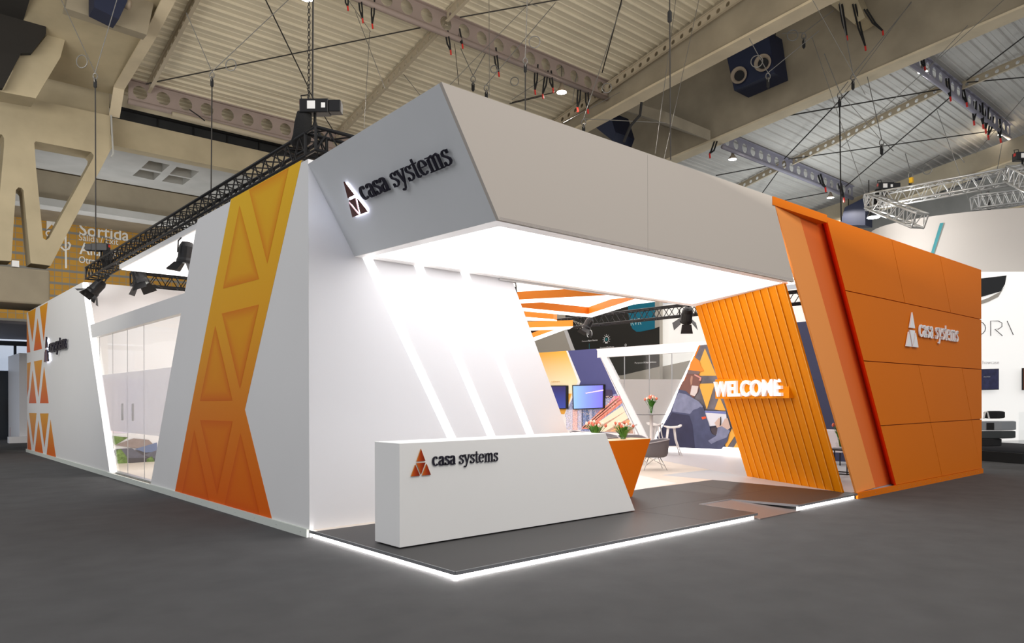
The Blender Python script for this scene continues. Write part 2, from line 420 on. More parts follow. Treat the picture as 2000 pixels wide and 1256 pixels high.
def holed_web(mb, o, d, zu, L, depth, pitch, r, th, nseg=20):
    """web plate along d with round openings"""
    o = Vector(o); d = Vector(d).normalized(); zu = Vector(zu); n = d.cross(zu).normalized()*th
    nc = max(1, int(L/pitch)); pitch = L/nc
    for c in range(nc):
        ctr = o+d*(pitch*(c+.5))+zu*(depth/2)
        inner = []; outer = []
        for k in range(nseg):
            a = 2*PI*(k+.5)/nseg; ca, sa = math.cos(a), math.sin(a)
            inner.append(ctr+d*r*ca+zu*r*sa)
            m_ = 1/max(abs(ca)/(pitch/2), abs(sa)/(depth/2)); outer.append(ctr+d*ca*m_+zu*sa*m_)
        # corner points so neighbouring cells close
        vs = inner+outer+[p+n for p in inner]+[p+n for p in outer]; N = nseg; fs = []
        for k in range(N):
            j = (k+1) % N
            fs.append([k, j, N+j, N+k]); fs.append([2*N+k, 3*N+k, 3*N+j, 2*N+j]); fs.append([k, 2*N+k, 2*N+j, j])
        mb.add(vs, fs)
        crn = [ctr+d*sx*pitch/2+zu*sz*depth/2 for sx, sz in ((1, 1), (-1, 1), (-1, -1), (1, -1))]
        for q in crn:
            near = sorted(range(N), key=lambda k: (outer[k]-q).length)[:2]
            for off in (Vector((0, 0, 0)), n):
                mb.add([outer[near[0]]+off, q+off, outer[near[1]]+off], [[0, 1, 2]])
def cell_beam(label, x0, x1, y, zt, depth, m, group=None):
    t = thing('cellular_steel_beam', label, 'roof beam', ((x0+x1)/2, y, zt-depth), group)
    mb = MB(); holed_web(mb, (x0, y, zt-depth+.04), (1, 0, 0), (0, 0, 1), x1-x0, depth-.08, .76, .235, .02); mb.build('web', m, t)
    MB().box((x0, y-.13, zt-.04), (x1, y+.13, zt)).build('flange', m, t)
    MB().tube([(x0, y, zt-depth), (x1, y, zt-depth)], .1, 12).build('lower_chord', m, t, smooth=True)
    return t
cell_beam('brown round-holed steel beam over the dark window band at far left', 3.0, 19.2, 23, 12.98, .78, m_beam)
cell_beam('brown round-holed steel beam crossing above the canopy corner, draped with black slings', -.5, 19.2, 15, 14.85, .72, m_beam)
cell_beam('bluish round-holed steel beam over the orange pylon, ending at the last concrete girder', 27.7, 42, 15, 14.78, .74, m_beam2)
cell_beam('bluish round-holed steel beam at top right, hung with many black slings', 27.7, 43, 6.9, 16.55, .74, m_beam2)
def purlin(label, x, y0, y1, dz=-.02):
    z0, z1 = roof_z(y0)+dz, roof_z(y1)+dz
    a = Vector((x, y0, z0-.36)); b = Vector((x, y1, z1-.36)); d = (b-a)
    t = thing('perforated_purlin', label, 'roof beam', a.lerp(b, .5))
    mb = MB(); holed_web(mb, a, d, (0, 0, 1), d.length, .34, .4, .085, .015, 12); mb.build('web', m_purlin, t)
    mb = MB(); mb.obox(a+Vector((-.06, 0, .33)), d, (.12, 0, 0), (0, 0, .03)); mb.obox(a+Vector((-.06, 0, 0)), d, (.12, 0, 0), (0, 0, .02)); mb.build('flange', m_purlin, t)
purlin('thin perforated purlin at upper left, beside the concrete trough', 3.65, 10, 22.9)
purlin('thin perforated purlin rising from behind the hoist to the middle beam', 11.0, 15.05, 22.9)
purlin('thin perforated purlin above the middle beam at the top edge', 10.9, 4, 14.9)
purlin('thin perforated purlin running along the lit grey roof at right', 34.4, 7.1, 14.9)
purlin('thin perforated purlin past the beam junction at top right', 35.2, -3, 6.8)
purlin('thin perforated purlin at right, beyond the beam junction above the fascia end', 34.2, 15.1, 22)
purlin('perforated edge purlin hugging the upper concrete girder', 19.05, -2, 22)

# concrete girders running back along the hall
def girder(label, x, pts, th, height, m=m_conc, lip=.09, side=-1):
    """pts: (y, z of lower edge)"""
    t = thing('concrete_girder', label, 'girder', (x, pts[0][0], pts[0][1]))
    mb = MB()
    for (ya, za), (yb, zb) in zip(pts, pts[1:]):
        mb.hexa([(x, ya, za), (x+th, ya, za), (x+th, yb, zb), (x, yb, zb)], [(x, ya, za+height), (x+th, ya, za+height), (x+th, yb, zb+height), (x, yb, zb+height)])
    mb.build('girder_body', m, t)
    mb = MB()
    for (ya, za), (yb, zb) in zip(pts, pts[1:]):
        mb.hexa([(x-.1, ya, za-lip), (x+th+.1, ya, za-lip), (x+th+.1, yb, zb-lip), (x-.1, yb, zb-lip)], [(x-.1, ya, za), (x+th+.1, ya, za), (x+th+.1, yb, zb), (x-.1, yb, zb)])
    mb.build('lower_flange', mat('pale_flange_concrete', (206, 192, 164), .9, noise=.12, nscale=.8), t)
    return t
girder('upper concrete girder beside the cream roof, left one of the pair', 19.3, [(-4, 15.3), (6, 14.7), (13, 13.95), (19, 13.2), (25, 12.4)], .5, 2.1)
girder('broad concrete girder face behind the twin jet nozzles, right one of the pair', 27.0, [(-6, 16.2), (2.3, 15.6), (17.5, 14.0), (26, 13.1)], .6, 5.4)
struct(MB().hexa([(19.3, -6, 21), (27.2, -6, 21), (27.2, 25, 18.2), (19.3, 25, 18.2)], [(19.3, -6, 21.3), (27.2, -6, 21.3), (27.2, 25, 18.5), (19.3, 25, 18.5)]).build('ceiling', m_conc))
girder('dim concrete girder at right behind the silver truss', 42.6, [(-4, 14.9), (6, 14.6), (15, 13.1), (26, 11.6)], .6, 1.15)
girder('last dim concrete girder low behind the silver truss', 50, [(-4, 14.4), (10.8, 13.4), (17.3, 12.6), (28, 11.2)], .6, 2.2, m_conc_grey)
girder('pale edge girder of the concrete trough at upper left', 2.6, [(6, 14.9), (17.3, 13.35), (19, 13.0), (22.85, 12.55), (23.5, 11.75)], .14, .75, m_conc_warm, .05)
struct(MB().prism2([(-.8, 23.4, 12.45), (2.6, 23.4, 12.45), (2.6, 6, 15.6), (-.8, 6, 15.6)], [(-.8, 23.4, 12.7), (2.6, 23.4, 12.7), (2.6, 6, 15.85), (-.8, 6, 15.85)]).build('ceiling', m_conc_warm))
tag(MB().prism2([(-4, 5, 13.2), (-.9, 5, 13.2), (-.42, 20.95, 12.95), (-4, 20.95, 12.95)], [(-4, 5, 17), (-.9, 5, 17), (-.42, 20.95, 14), (-4, 20.95, 14)]).build('dark_drape', mat('dark_drape_cloth', (38, 35, 31), .95, noise=.15, nscale=1), None), 'dark drape running overhead along the upper left corner towards the camera', 'drape')  # dark colour painted in for the shadowed void beside the girder
tag(MB().prism([gy(a, b_, 18) for a, b_ in ((128, 16), (287, 68), (308, -30), (140, -50))], (0, .4, 0)).build('trough_cross_beam', m_conc), 'concrete cross beam inside the trough behind the navy duct', 'cross beam')
fr = Frame((0, 21, 0), (1, 0, 0), (0, 0, 1), (0, -1, 0))
def P2y(pts, y): return [(q.x, q.z) for q in (gy(a, b, y) for a, b in pts)]
mb = MB(); plate(mb, fr, P2y([(-20, 174), (6, 178), (42, 106), (63, 105), (92, 68), (92, 26), (104, -20), (150, -20), (128, 34), (127, 78), (118, 112), (70, 192), (-20, 175)], 21), [], .9)
tag(mb.build('stepped_corbel', m_conc_warm), 'stepped concrete corbel under the dark girder in the upper left corner', 'corbel')

tag(MB().prism([gy(a, b_, 20.6) for a, b_ in ((-60, -60), (100, -60), (96, -10), (90, 26), (90, 66), (62, 103), (41, 104), (6, 172), (-60, 170))], (0, .2, 0)).build('dark_drape', MATS['dark_drape_cloth']), 'dark drape hanging just left of the stepped corbel', 'drape')  # dark sheet cut to the outline of the shade

# clerestory band, beam, soffit and ochre block wall at the left end of the hall
tag(MB().box((2.7, 24, 10.85), (22, 24.5, 11.85)).build('concrete_lintel_beam', m_conc_warm), 'warm concrete beam below the dark window strip at left', 'beam')
t = thing('clerestory_window_band', 'dark narrow window strip between beam and round-holed steel beam at left', 'window', (9, 24.3, 11.85))
m_darkglass = mat('dark_window_glass', (46, 48, 50), .25)
MB().box((2.7, 24.3, 11.85), (22, 24.34, 12.3)).build('pane', m_darkglass, t)
for i in range(12): MB().box((3.0+i*1.3, 24.26, 11.85), (3.04+i*1.3, 24.3, 12.3)).build('mullion', m_black, t)
MB().box((2.7, 24.15, 12.28), (22, 24.3, 12.36)).build('cable_tray', m_black, t)
tag(MB().tube([(4.4, 22.8, 12.05), (10.2, 22.6, 11.9)], .09, 10).build('white_roof_pipe', m_purlin, smooth=True), 'pale pipe slung below the round-holed beam at left', 'pipe')
struct(MB().box((-12, 23.9, 11.5), (2.6, 24.3, 13.6)).build('wall_upper', m_conc_warm))
struct(MB().box((2.6, 24.2, 12.3), (22, 24.4, 13.3)).build('wall_upper', m_roof))
# soffit with a four-light opening
so = gz(259, 342, 10.9); s2 = gz(291, 314, 10.9); s3 = gz(389, 333, 10.9); s4 = gz(360, 361, 10.9)
fr = Frame((0, 0, 10.9), (1, 0, 0), (0, 1, 0), (0, 0, -1))
def q4(pts): return [(q.x, q.y) for q in (gz(a, b, 10.9) for a, b in pts)]
holes = [q4([(291, 314), (332, 322), (316, 336), (276, 328)]), q4([(345, 326), (389, 335), (373, 348), (331, 340)]), q4([(273, 331), (314, 339), (300, 352), (259, 343)]), q4([(330, 342), (372, 350), (357, 361), (316, 354)])]
mb = MB(); plate(mb, fr, [(-8, 24.2), (-8, 29), (22, 29), (22, 24.2)], holes, .35)
struct(mb.build('ceiling', m_conc_grey))
struct(MB().box((-8, 24.5, 11.3), (22, 31, 11.4)).build('ceiling', m_conc))
struct(MB().box((-8, 29.0, 9.75), (22, 29.6, 10.85)).build('wall_upper', m_conc))
struct(MB().box((-8, 28.9, 9.45), (22, 29.7, 9.75)).build('trim_upper', m_conc_grey))
struct(MB().box((-8, 29.6, 9.9), (22, 34, 10.0)).build('ceiling', m_conc))
# block wall
m = bpy.data.materials.new('ochre_block_wall'); m.use_nodes = True; nt = m.node_tree; b = nt.nodes['Principled BSDF']; b.inputs['Roughness'].default_value = .85
tc = nt.nodes.new('ShaderNodeTexCoord'); sp = nt.nodes.new('ShaderNodeSeparateXYZ'); cb = nt.nodes.new('ShaderNodeCombineXYZ')
nt.links.new(tc.outputs['Object'], sp.inputs[0]); nt.links.new(sp.outputs['X'], cb.inputs['X']); nt.links.new(sp.outputs['Z'], cb.inputs['Y'])
br = nt.nodes.new('ShaderNodeTexBrick'); br.offset = 0; br.inputs['Scale'].default_value = 1; br.inputs['Brick Width'].default_value = .3; br.inputs['Row Height'].default_value = .3
br.inputs['Mortar Size'].default_value = .018; br.inputs['Color1'].default_value = lin((190, 142, 52)); br.inputs['Color2'].default_value = lin((176, 130, 50)); br.inputs['Mortar'].default_value = lin((146, 132, 104))
nt.links.new(cb.outputs[0], br.inputs['Vector'])
b2 = nt.nodes.new('ShaderNodeTexBrick'); b2.offset = 0; b2.inputs['Scale'].default_value = 1; b2.inputs['Brick Width'].default_value = 500; b2.inputs['Row Height'].default_value = .6; b2.inputs['Mortar Size'].default_value = .055
b2.inputs['Mortar'].default_value = (1, 1, 1, 1); b2.inputs['Color1'].default_value = b2.inputs['Color2'].default_value = (0, 0, 0, 1); b2.inputs['Mortar Smooth'].default_value = 0
nt.links.new(cb.outputs[0], b2.inputs['Vector'])
mx = nt.nodes.new('ShaderNodeMix'); mx.data_type = 'RGBA'; nt.links.new(b2.outputs['Color'], mx.inputs[0]); nt.links.new(br.outputs['Color'], mx.inputs[6]); mx.inputs[7].default_value = lin((128, 126, 118))
nt.links.new(mx.outputs[2], b.inputs['Base Color'])
struct(MB().box((-8, 34, 4.7), (24, 34.3, 12)).build('wall_back', m))
struct(MB().box((6, 34, 0), (24, 34.3, 4.7)).build('wall_back_lower', m_conc_grey))
# wayfinding lettering painted on the blocks
fr = Frame((0, 33.985, 0), (1, 0, 0), (0, 0, 1), (0, -1, 0))
m_sign = mat('sign_paint', (228, 226, 218), .6)
t = thing('wayfinding_sign', 'large white Catalan exit lettering with arrow on the ochre block wall', 'sign', (4.5, 33.98, 8))
def wt(s, px0, py0, px1, ph, off):
    a = gy(px0, py0, 33.98); b = gy(px1, py0+.146*(px1-px0), 33.98); h = gy(px0, py0-ph, 33.98).z-a.z
    text('lettering', s, fr, b.x-a.x, h, .01, m_sign, t, off, a.x, a.z)
wt('Sortida', 155, 459, 252, 24, .014); wt('Salida / Exit', 154, 469, 231, 12, .004)
wt('Altres', 155, 496, 226, 23, .014); wt('Otras', 154, 513, 192, 13, .004)
mb = MB()
for pts in ([(91, 421), (116, 423), (91, 449)], [(100, 437), (107, 430), (118, 444), (112, 451)]):
    mb.prism([gy(a, b_, 33.97) for a, b_ in pts], (0, .01, 0))
mb.build('arrow', m_sign, t)
mb = MB(); mb.prism([gy(a, b_, 33.97) for a, b_ in ((126, 460), (130, 460), (131, 524), (127, 524))], (0, .01, 0))
mb.tube([gy(119, 482, 33.97), gy(125, 488, 33.97), gy(134, 486, 33.97), gy(137, 478, 33.97), gy(133, 473, 33.97)], .05, 6); mb.torus(gy(96, 456, 33.97), (0, 1, 0), .12, .035); mb.build('pictogram', m_sign, t)

# V-legged concrete pillar on its round columns
def pxs(pts, y): return P2y(pts, y)
t = thing('concrete_pillar', 'huge V-legged concrete pillar on round columns at left edge', 'pillar', (-.5, 24, 0))
fr = Frame((0, 23, 0), (1, 0, 0), (0, 0, 1), (0, -1, 0))
mb = MB(); plate(mb, fr, pxs([(-140, 150), (215, 226), (216, 262), (221, 283), (99, 519), (60, 514), (46, 372), (42, 367), (36, 366), (31, 371), (22, 510), (-15, 508), (-40, 372), (-46, 366), (-52, 372), (-60, 505), (-120, 500)], 23),
                 [pxs([(67, 279), (70, 276), (178, 297), (183, 303), (182, 309), (96, 465), (90, 469), (84, 465), (70, 324)], 23), pxs([(-70, 250), (4, 263), (8, 270), (8, 285), (-1, 385), (-20, 388), (-30, 380)], 23)], .9)
mb.build('v_frame', m_conc_warm, t)
a = gy(-140, 575, 23); b = gy(96, 589, 23)
mb = MB(); mb.box((a.x, 23.0, 4.82), (.62, 25.2, 5.98)); mb.build('cap_block', m_conc, t, bevel=.06)
for x in (-1.45, 1.0):
    for m_, z0, z1, rr in ((m_conc_warm, 3.45, 4.82, .62), (mat('beige_column_paint', (196, 186, 150), .7), 0, 3.45, .63)):
        MB().lathe([(rr, z0), (rr, z1)], (x-.1, 24.4 if x > 0 else 23.2, 0), n=28).build('column_shaft', m_, t, smooth=True)
tag(MB().box((gy(24, 512, 22.9).x, 22.95, 5.98), (gy(38, 512, 22.9).x, 23.2, 6.18)).build('emergency_light', m_white), 'small white box on the pillar cap between the concrete legs', 'lamp')
tag(MB().tube([gy(217, 225, 22.9), gy(220, 283, 22.9), gy(221, 300, 22.9), gy(217, 307, 22.9)], .03, 6).build('drain_pipe', m_conc_grey), 'thin pipe down the right edge of the V-legged pillar', 'pipe')
# glazed lobby behind the pillar
t = thing('lobby_glazing', 'tall bright glazed lobby doors in the gap behind the left column', 'glazed doors', (2, 33.5, 0))
m_lobby = mat('daylit_lobby', (206, 218, 236), .6, emit=.55)
MB().box((-6, 34.9, 0), (6, 35, 4.7)).build('bright_lobby', m_lobby, t)
mb = MB()
for x in (-2.2, -1.1, 0.0, .95, 1.6): mb.box((x, 33.4, 0), (x+.1, 33.5, 4.2))
mb.box((-6, 33.3, 4.1), (6, 33.5, 4.3)); mb.build('door_frame', mat('dark_door_frame', (48, 56, 66), .5), t)
MB().box((.15, 33.42, 0), (.9, 33.46, 3.0)).build('door_leaf', mat('dark_door', (36, 44, 52), .4), t)
t = thing('fire_extinguisher', 'red fire extinguisher on the lobby door behind the column', 'extinguisher', gy(27, 835, 33.2))
p = gy(26, 800, 33.2)
MB().lathe([(.09, -.45), (.1, -.42), (.1, .3), (.04, .42), (.03, .48)], p).build('cylinder', m_red, t, smooth=True)
MB().tube([p+Vector((.05, 0, .45)), p+Vector((.25, 0, .3)), p+Vector((.25, 0, -.5)), p+Vector((.1, 0, -.6))], .02, 6).build('hose', m_white, t)
tag(MB().lathe([(.1, 0), (.1, .38), (.03, .45)], gy(25, 852, 32.5)).build('fire_extinguisher', m_red, smooth=True), 'small red extinguisher on the floor behind the column', 'extinguisher')
t = thing('small_white_booth', 'white stand corner glimpsed between the column and the triangle wall', 'booth', (3, 31, 0))
a = gy(38, 860, 30); MB().box((a.x, 30, 0), (a.x+3, 33, 3.6)).build('booth_wall', m_white2, t)
MB().box((a.x-.4, 29.6, 0), (a.x+3, 30, .25)).build('booth_plinth', m_white2, t)
m_lobby2 = mat('soffit_lit_concrete', (150, 150, 160), .8)  # even blue-grey concrete tone
struct(MB().box((-6, 25.3, 4.35), (6, 33, 4.45)).build('ceiling', m_lobby2))

# ================================================================= BOOTH
H = 4.5
# platform with a notch for the ramp
D = .09
t = thing('booth_platform', 'dark grey glossy platform edged in aluminium over a glowing light line', 'platform', (4, 1.4, 0))
deck = [(0, 0), (5.15, 0), (5.28, 1.03), (6.13, 1.03), (6.3, 0), (8.24, 0), (9.4, 2.78), (0, 2.78)]
mb = MB(); mb.prism([(x+.01*(x < 1), y+.01, D-.03) for x, y in deck], (0, 0, .03)); mb.build('deck', m_deck, t)
def edge(p, q, zt=D+.003, h=.034, th=.012):
    p = Vector((*p, 0)); q = Vector((*q, 0)); d = (q-p); n = Vector((d.y, -d.x, 0)).normalized()*th
    MB().obox(p+Vector((0, 0, zt-h)), d, n, (0, 0, h)).build('edge_trim', m_alu, t)
edge((0, 2.9), (0, 0)); edge((0, 0), (5.15, 0)); edge((6.3, 0), (8.24, 0)); edge((6.13, 1.03), (6.3, 0)); edge((5.15, 0), (5.28, 1.03)); edge((5.28, 1.03), (6.13, 1.03))
def led(p, q): 
    p = Vector((*p, .006)); q = Vector((*q, .006)); d = q-p; n = Vector((-d.y, d.x, 0)).normalized()*.02
    MB().obox(p, d, n, (0, 0, .046)).build('light_strip', m_led, t)
led((.03, 2.88), (.03, .03)); led((.03, .03), (5.12, .03)); led((6.33, .03), (8.2, .03))
mb = MB()
for (x0, y0), (x1, y1) in (((0.5, 1.25), (8.6, 1.25)), ((4.1, 0.02), (4.1, 1.25)), ((7.0, 1.25), (7.5, 2.7))): mb.obox((x0, y0, D), (x1-x0, y1-y0, 0), (.004, .004, 0), (0, 0, .0008))
mb.build('deck_joint', mat('deck_joint_line', (52, 50, 50), .5), bpy.data.objects['deck'])
t = thing('access_ramp', 'dark access ramp let into the platform front', 'ramp', (5.7, .5, 0))
MB().prism2([(5.18, -.03, .0), (6.28, -.03, .0), (6.12, 1.02, .0), (5.29, 1.02, .0)], [(5.18, -.03, .012), (6.28, -.03, .012), (6.12, 1.02, D-.012), (5.29, 1.02, D-.012)]).build('ramp_surface', mat('ramp_board', (120, 108, 104), .4), t)
# interior floor
t = thing('showroom_floor', 'pale wood and grey laminate showroom floor inside the stand', 'floor', (8, 8, 0))
m_lam = mat('pale_wood_laminate', (226, 215, 202), .4, noise=.04, nscale=3)
MB().box((.05, 2.79, .01), (14.28, 15.0, D)).build('wood_laminate', m_lam, t)
mb = MB(); mb.prism([gz(a, b_, D) for a, b_ in ((1200, 878), (1290, 899), (1443, 928.5), (1466, 936), (1500, 900), (1340, 878))], (0, 0, .0015)); mb.build('grey_laminate', mat('grey_laminate', (206, 202, 204), .35), t)
mb = MB(); mb.prism([gz(a, b_, D) for a, b_ in ((1180, 915), (1243, 927), (1322, 944), (1240, 957.5), (1180, 965))], (0, 0, .0018)); mb.build('white_laminate', m_white, t)
MB().box((8.3, .1, D-.02), (14.2, 4.0, D+.001)).build('grey_corner_floor', mat('cool_grey_floor', (190, 194, 200), .45), t)

# ---- left outer wall, near half with the orange band
def X0(pts, x=0): return [gx(a, b_, x) for a, b_ in pts]
PAN = {}
def wall_x0(name, label, poly, th=.12):
    t = thing(name, label, 'stand wall', (0, sum(p[0] for p in poly)/len(poly), 0))
    PAN[t.name] = MB().prism([(0, y, z) for y, z in poly], (th, 0, 0)).build('panel', m_white, t)
    return t
GR = [(0, (224, 94, 0)), (.35, (228, 130, 2)), (.62, (236, 166, 10)), (1, (240, 188, 26))]
m_band = ramp_mat('orange_to_yellow_print', GR, 'Z', 0, 4.4, .5)
def glow_tri(name, polys, parent, x=-.0045, inset=.15, gr=((206, 82, 6), (226, 124, 14))):
    """printed triangles, darker towards their edges as printed"""
    for pts in polys:
        P = [Vector((x, y, z)) for y, z in pts]; n = len(P); c = sum(P, Vector())/n
        def ins(P, d):
            out = []
            for i in range(n):
                a = (P[i-1]-P[i]).normalized(); b_ = (P[(i+1) % n]-P[i]).normalized()
                bis = (a+b_).normalized(); s = abs(a.cross(b_).length)/max(1e-6, (a+b_).length)
                s = math.sqrt(max(1e-6, (1-a.dot(b_))/2)); out.append(P[i]+bis*min(d/s, (c-P[i]).length*.93))
            return out
        rings = [P, ins(P, inset*.35), ins(P, inset), [p+Vector((0, 0, 0)) for p in [c]*n]]
        vals = [0, .35, .85, 1]
        me = bpy.data.meshes.new(name); vs = [v for r in rings for v in r]; fs = []
        for k in range(3):
            for i in range(n): fs.append([k*n+i, k*n+(i+1) % n, (k+1)*n+(i+1) % n, (k+1)*n+i])
        off = ORG[parent.name]; me.from_pydata([v-off for v in vs], [], fs)
        at = me.attributes.new('ink', 'FLOAT', 'POINT')
        for k in range(4):
            for i in range(n): at.data[k*n+i].value = vals[k]
        me.materials.append(m_tri_ink); o = bpy.data.objects.new(name, me); C.objects.link(o); o.parent = parent
m_tri_ink = bpy.data.materials.new('triangle_ink'); m_tri_ink.use_nodes = True; nt = m_tri_ink.node_tree; b = nt.nodes['Principled BSDF']
tc = nt.nodes.new('ShaderNodeTexCoord'); sp = nt.nodes.new('ShaderNodeSeparateXYZ'); mr = nt.nodes.new('ShaderNodeMapRange'); mr.inputs['From Max'].default_value = 4.4
at = nt.nodes.new('ShaderNodeAttribute'); at.attribute_name = 'ink'; mx = nt.nodes.new('ShaderNodeMix'); mx.data_type = 'RGBA'
c1 = nt.nodes.new('ShaderNodeValToRGB'); c2 = nt.nodes.new('ShaderNodeValToRGB')
for cr, st in ((c1, ((0, (212, 82, 0)), (.5, (220, 112, 2)), (1, (230, 146, 4)))), (c2, ((0, (224, 98, 4)), (.3, (228, 126, 4)), (.6, (234, 160, 10)), (1, (238, 184, 28))))):
    while len(cr.color_ramp.elements) < len(st): cr.color_ramp.elements.new(.5)
    for e, (p, c) in zip(cr.color_ramp.elements, st): e.position = p; e.color = lin(c)
    nt.links.new(mr.outputs[0], cr.inputs[0])
nt.links.new(tc.outputs['Object'], sp.inputs[0]); nt.links.new(sp.outputs['Z'], mr.inputs[0]); nt.links.new(at.outputs['Fac'], mx.inputs[0])
nt.links.new(c1.outputs[0], mx.inputs[6]); nt.links.new(c2.outputs[0], mx.inputs[7]); nt.links.new(mx.outputs[2], b.inputs['Base Color']); b.inputs['Roughness'].default_value = .55; b.inputs['Specular IOR Level'].default_value = .15

HL = 4.56
def yz(pts): return [(p.y, p.z) for p in X0(pts)]
w1 = wall_x0('stand_corner_wall', 'white corner wall with a broad orange triangle band on its left face', [(2.92, .09), (9.45, .09), (6.82, HL), (2.92, HL)])
def b1(pts): return [(320+a/4.83, 300+b_/4.83) for a, b_ in pts]
def b2_(pts): return [(320+a/4.83, 540+b_/4.83) for a, b_ in pts]
def b3(pts): return [(320+a/4.486, 780+b_/4.486) for a, b_ in pts]
band = b1([(636, 430), (1300, 62)])+b2_([(765, 1256)])+b3([(712, 95), (952, 1066), (95, 826)])
MB().prism(X0(band, 0), (-.003, 0, 0)).build('orange_band_print', m_band, PAN[w1.name])
tri = [b1([(805, 345), (1180, 135), (978, 1040)]), b1([(716, 490), (900, 1185), (560, 1275)]), b2_([(550, 350), (900, 265), (720, 1065)]), b2_([(487, 465), (650, 1172), (343, 1175)]),
       b3([(320, 182), (605, 192), (468, 835)]), b3([(268, 268), (402, 905), (158, 842)]), b3([(673, 295), (845, 1030), (530, 942)])]
glow_tri('triangle_print', [yz(p) for p in tri], PAN[w1.name])
MB().box((-.03, 2.93, 0), (.0, 23.3, .1)).build('plinth', mat('cool_white_plinth', (214, 220, 212), .5), w1)
mb = MB()
for i in range(28): mb.lathe([(.006, 0), (.006, .002)], (-.03, 3.1+i*.7, .05), (-1, 0, 0), 8)
mb.build('plinth_screws', m_alu, w1)
# inner face of the corner wall with three light lines
mb = MB(); mb.prism([(.004, 2.918, 0.0), (5.02, 2.918, 0.0), (3.27, 2.918, 3.44), (2.72, 2.918, HL-.06), (.004, 2.918, HL)], (0, .12, 0)); mb.build('inner_panel', m_white2, w1)
for (a, b_), (c, d) in (((707, 500), (872, 852)), ((806, 511), (952, 852)), ((900, 532), (1029, 850))):
    p = gy(a, b_, 2.915); q = gy(c, d, 2.915); k = (q.x-p.x)/(q.z-p.z); bx = p.x+k*(D-p.z)
    MB().prism([(p.x, 2.917, p.z), (p.x+.14, 2.917, p.z), (bx+.14, 2.917, D+.01), (bx, 2.917, D+.01)], (0, -.006, 0)).build('light_line', m_led_glow, w1)
# far half
w2 = wall_x0('stand_end_wall', 'white far end wall with small orange triangle columns at far left', [(12.5, .1), (23.25, .1), (23.25, HL), (15.14, HL)])
def c1_(pts): return [(a/6.28, 500+b_/6.28) for a, b_ in pts]
def c2_(pts): return [(40+a/5.023, 700+b_/5.023) for a, b_ in pts]
tris2 = [c1_([(345, 690), (440, 640), (398, 1050)]), c1_([(488, 625), (585, 570), (537, 1045)]), c1_([(330, 770), (372, 1180), (330, 1185)]), c1_([(462, 765), (515, 1140), (415, 1165)]),
         c2_([(66, 46), (100, 38), (80, 300), (66, 380)]), c2_([(133, 30), (212, 15), (176, 378)]), c2_([(120, 120), (156, 440), (84, 440)]), c2_([(232, 82), (276, 440), (192, 440)]),
         c2_([(85, 536), (158, 538), (126, 852)]), c2_([(192, 540), (276, 540), (236, 870)]), c2_([(70, 600), (108, 918), (70, 915)]), c2_([(176, 610), (222, 955), (142, 930)]), c2_([(295, 600), (348, 998), (258, 965)])]
rows = [(2.45, 4.5, 0, 4), (1.5, 3.0, 4, 8), (.05, 1.6, 8, 13)]
allz = [yz(p) for p in tris2]
for k, (i0, i1) in enumerate(((0, 4), (4, 8), (8, 13))):
    zs = [z for tr in allz[i0:i1] for _, z in tr]; lo, hi = min(zs), max(zs)
    mm = ramp_mat('triangle_row_print_%d' % k, [(0, (216, 92, 16)), (1, (222, 156, 24))], 'Z', lo, hi, .5)
    for tr in allz[i0:i1]:
        MB().prism([(-.0005, min(y, 23.24), max(z, .1)) for y, z in tr], (-.003, 0, 0)).build('triangle_print', mm, PAN[w2.name])
m_tri_logo = ramp_mat('logo_ember_paint', [(0, (196, 74, 26)), (1, (96, 34, 20))], 'Z', 0, 1, .35, 'Generated')
m_glow = mat('logo_backlight', (255, 255, 255), emit=20, ecol=(222, 232, 255))
m_tri_dark = mat('logo_bronze', (92, 44, 36), .4)
a = gx(89, 705, -.01)
a = gx(91, 708, 0); b_ = gx(134, 690, 0)
casa_logo(Frame((-.003, a.y, a.z), (0, -1, 0), (0, 0, 1), (-1, 0, 0)), a.y-b_.y, .26, PAN[w2.name], m_letter, m_tri_dark, m_letter, .04, .03, m_glow)
# header beam and glazing between the two halves
t = thing('window_header', 'grey-white header beam over the slanted glass opening in the left wall', 'beam', (0.06, 11, 3.14))
MB().box((.02, 7.3, 3.14), (.14, 14.95, 3.46)).build('header', m_white, t)
t = thing('glazed_partition', 'clear glass with a frosted band between the left wall halves', 'glass partition', (.08, 11, .1))
gl = [(9.45, .1), (12.5, .1), (14.5, 3.14), (7.7, 3.14)]
def zl(z, side): return 9.45-(9.45-7.7)*(z-.1)/3.04 if side == 0 else 12.5+2.0*(z-.1)/3.04
MB().prism([(.09, y, z) for y, z in gl], (.008, 0, 0)).build('glass_pane', m_glass, t)
MB().prism([(.085, zl(1.0, 0), 1.0), (.085, zl(1.0, 1), 1.0), (.085, zl(2.25, 1), 2.25), (.085, zl(2.25, 0), 2.25)], (.002, 0, 0)).build('frosted_film', m_frost2, t)
MB().prism([(.02, 12.52, .1), (.02, 15.15, HL), (.02, 15.06, HL), (.02, 12.38, .1)], (.1, 0, 0)).build('lit_jamb', m_led_glow, t)  # white jamb given its own glow, no lamp in it
mb = MB()
for y in (10.2, 11.4, 12.6, 13.8):
    z0 = .1 if y < 12.5 else .1+(y-12.5)/2*3.04
    mb.box((.088, y, z0), (.1, y+.008, 3.14))
mb.box((.06, 9.3, .1), (.16, 12.6, .13)); mb.build('pane_joint', m_alu, t)
mb = MB()
for y in (10.9, 11.7): mb.box((.05, y, 1.25), (.085, y+.03, 1.6))
mb.build('door_handle', m_steel, t)

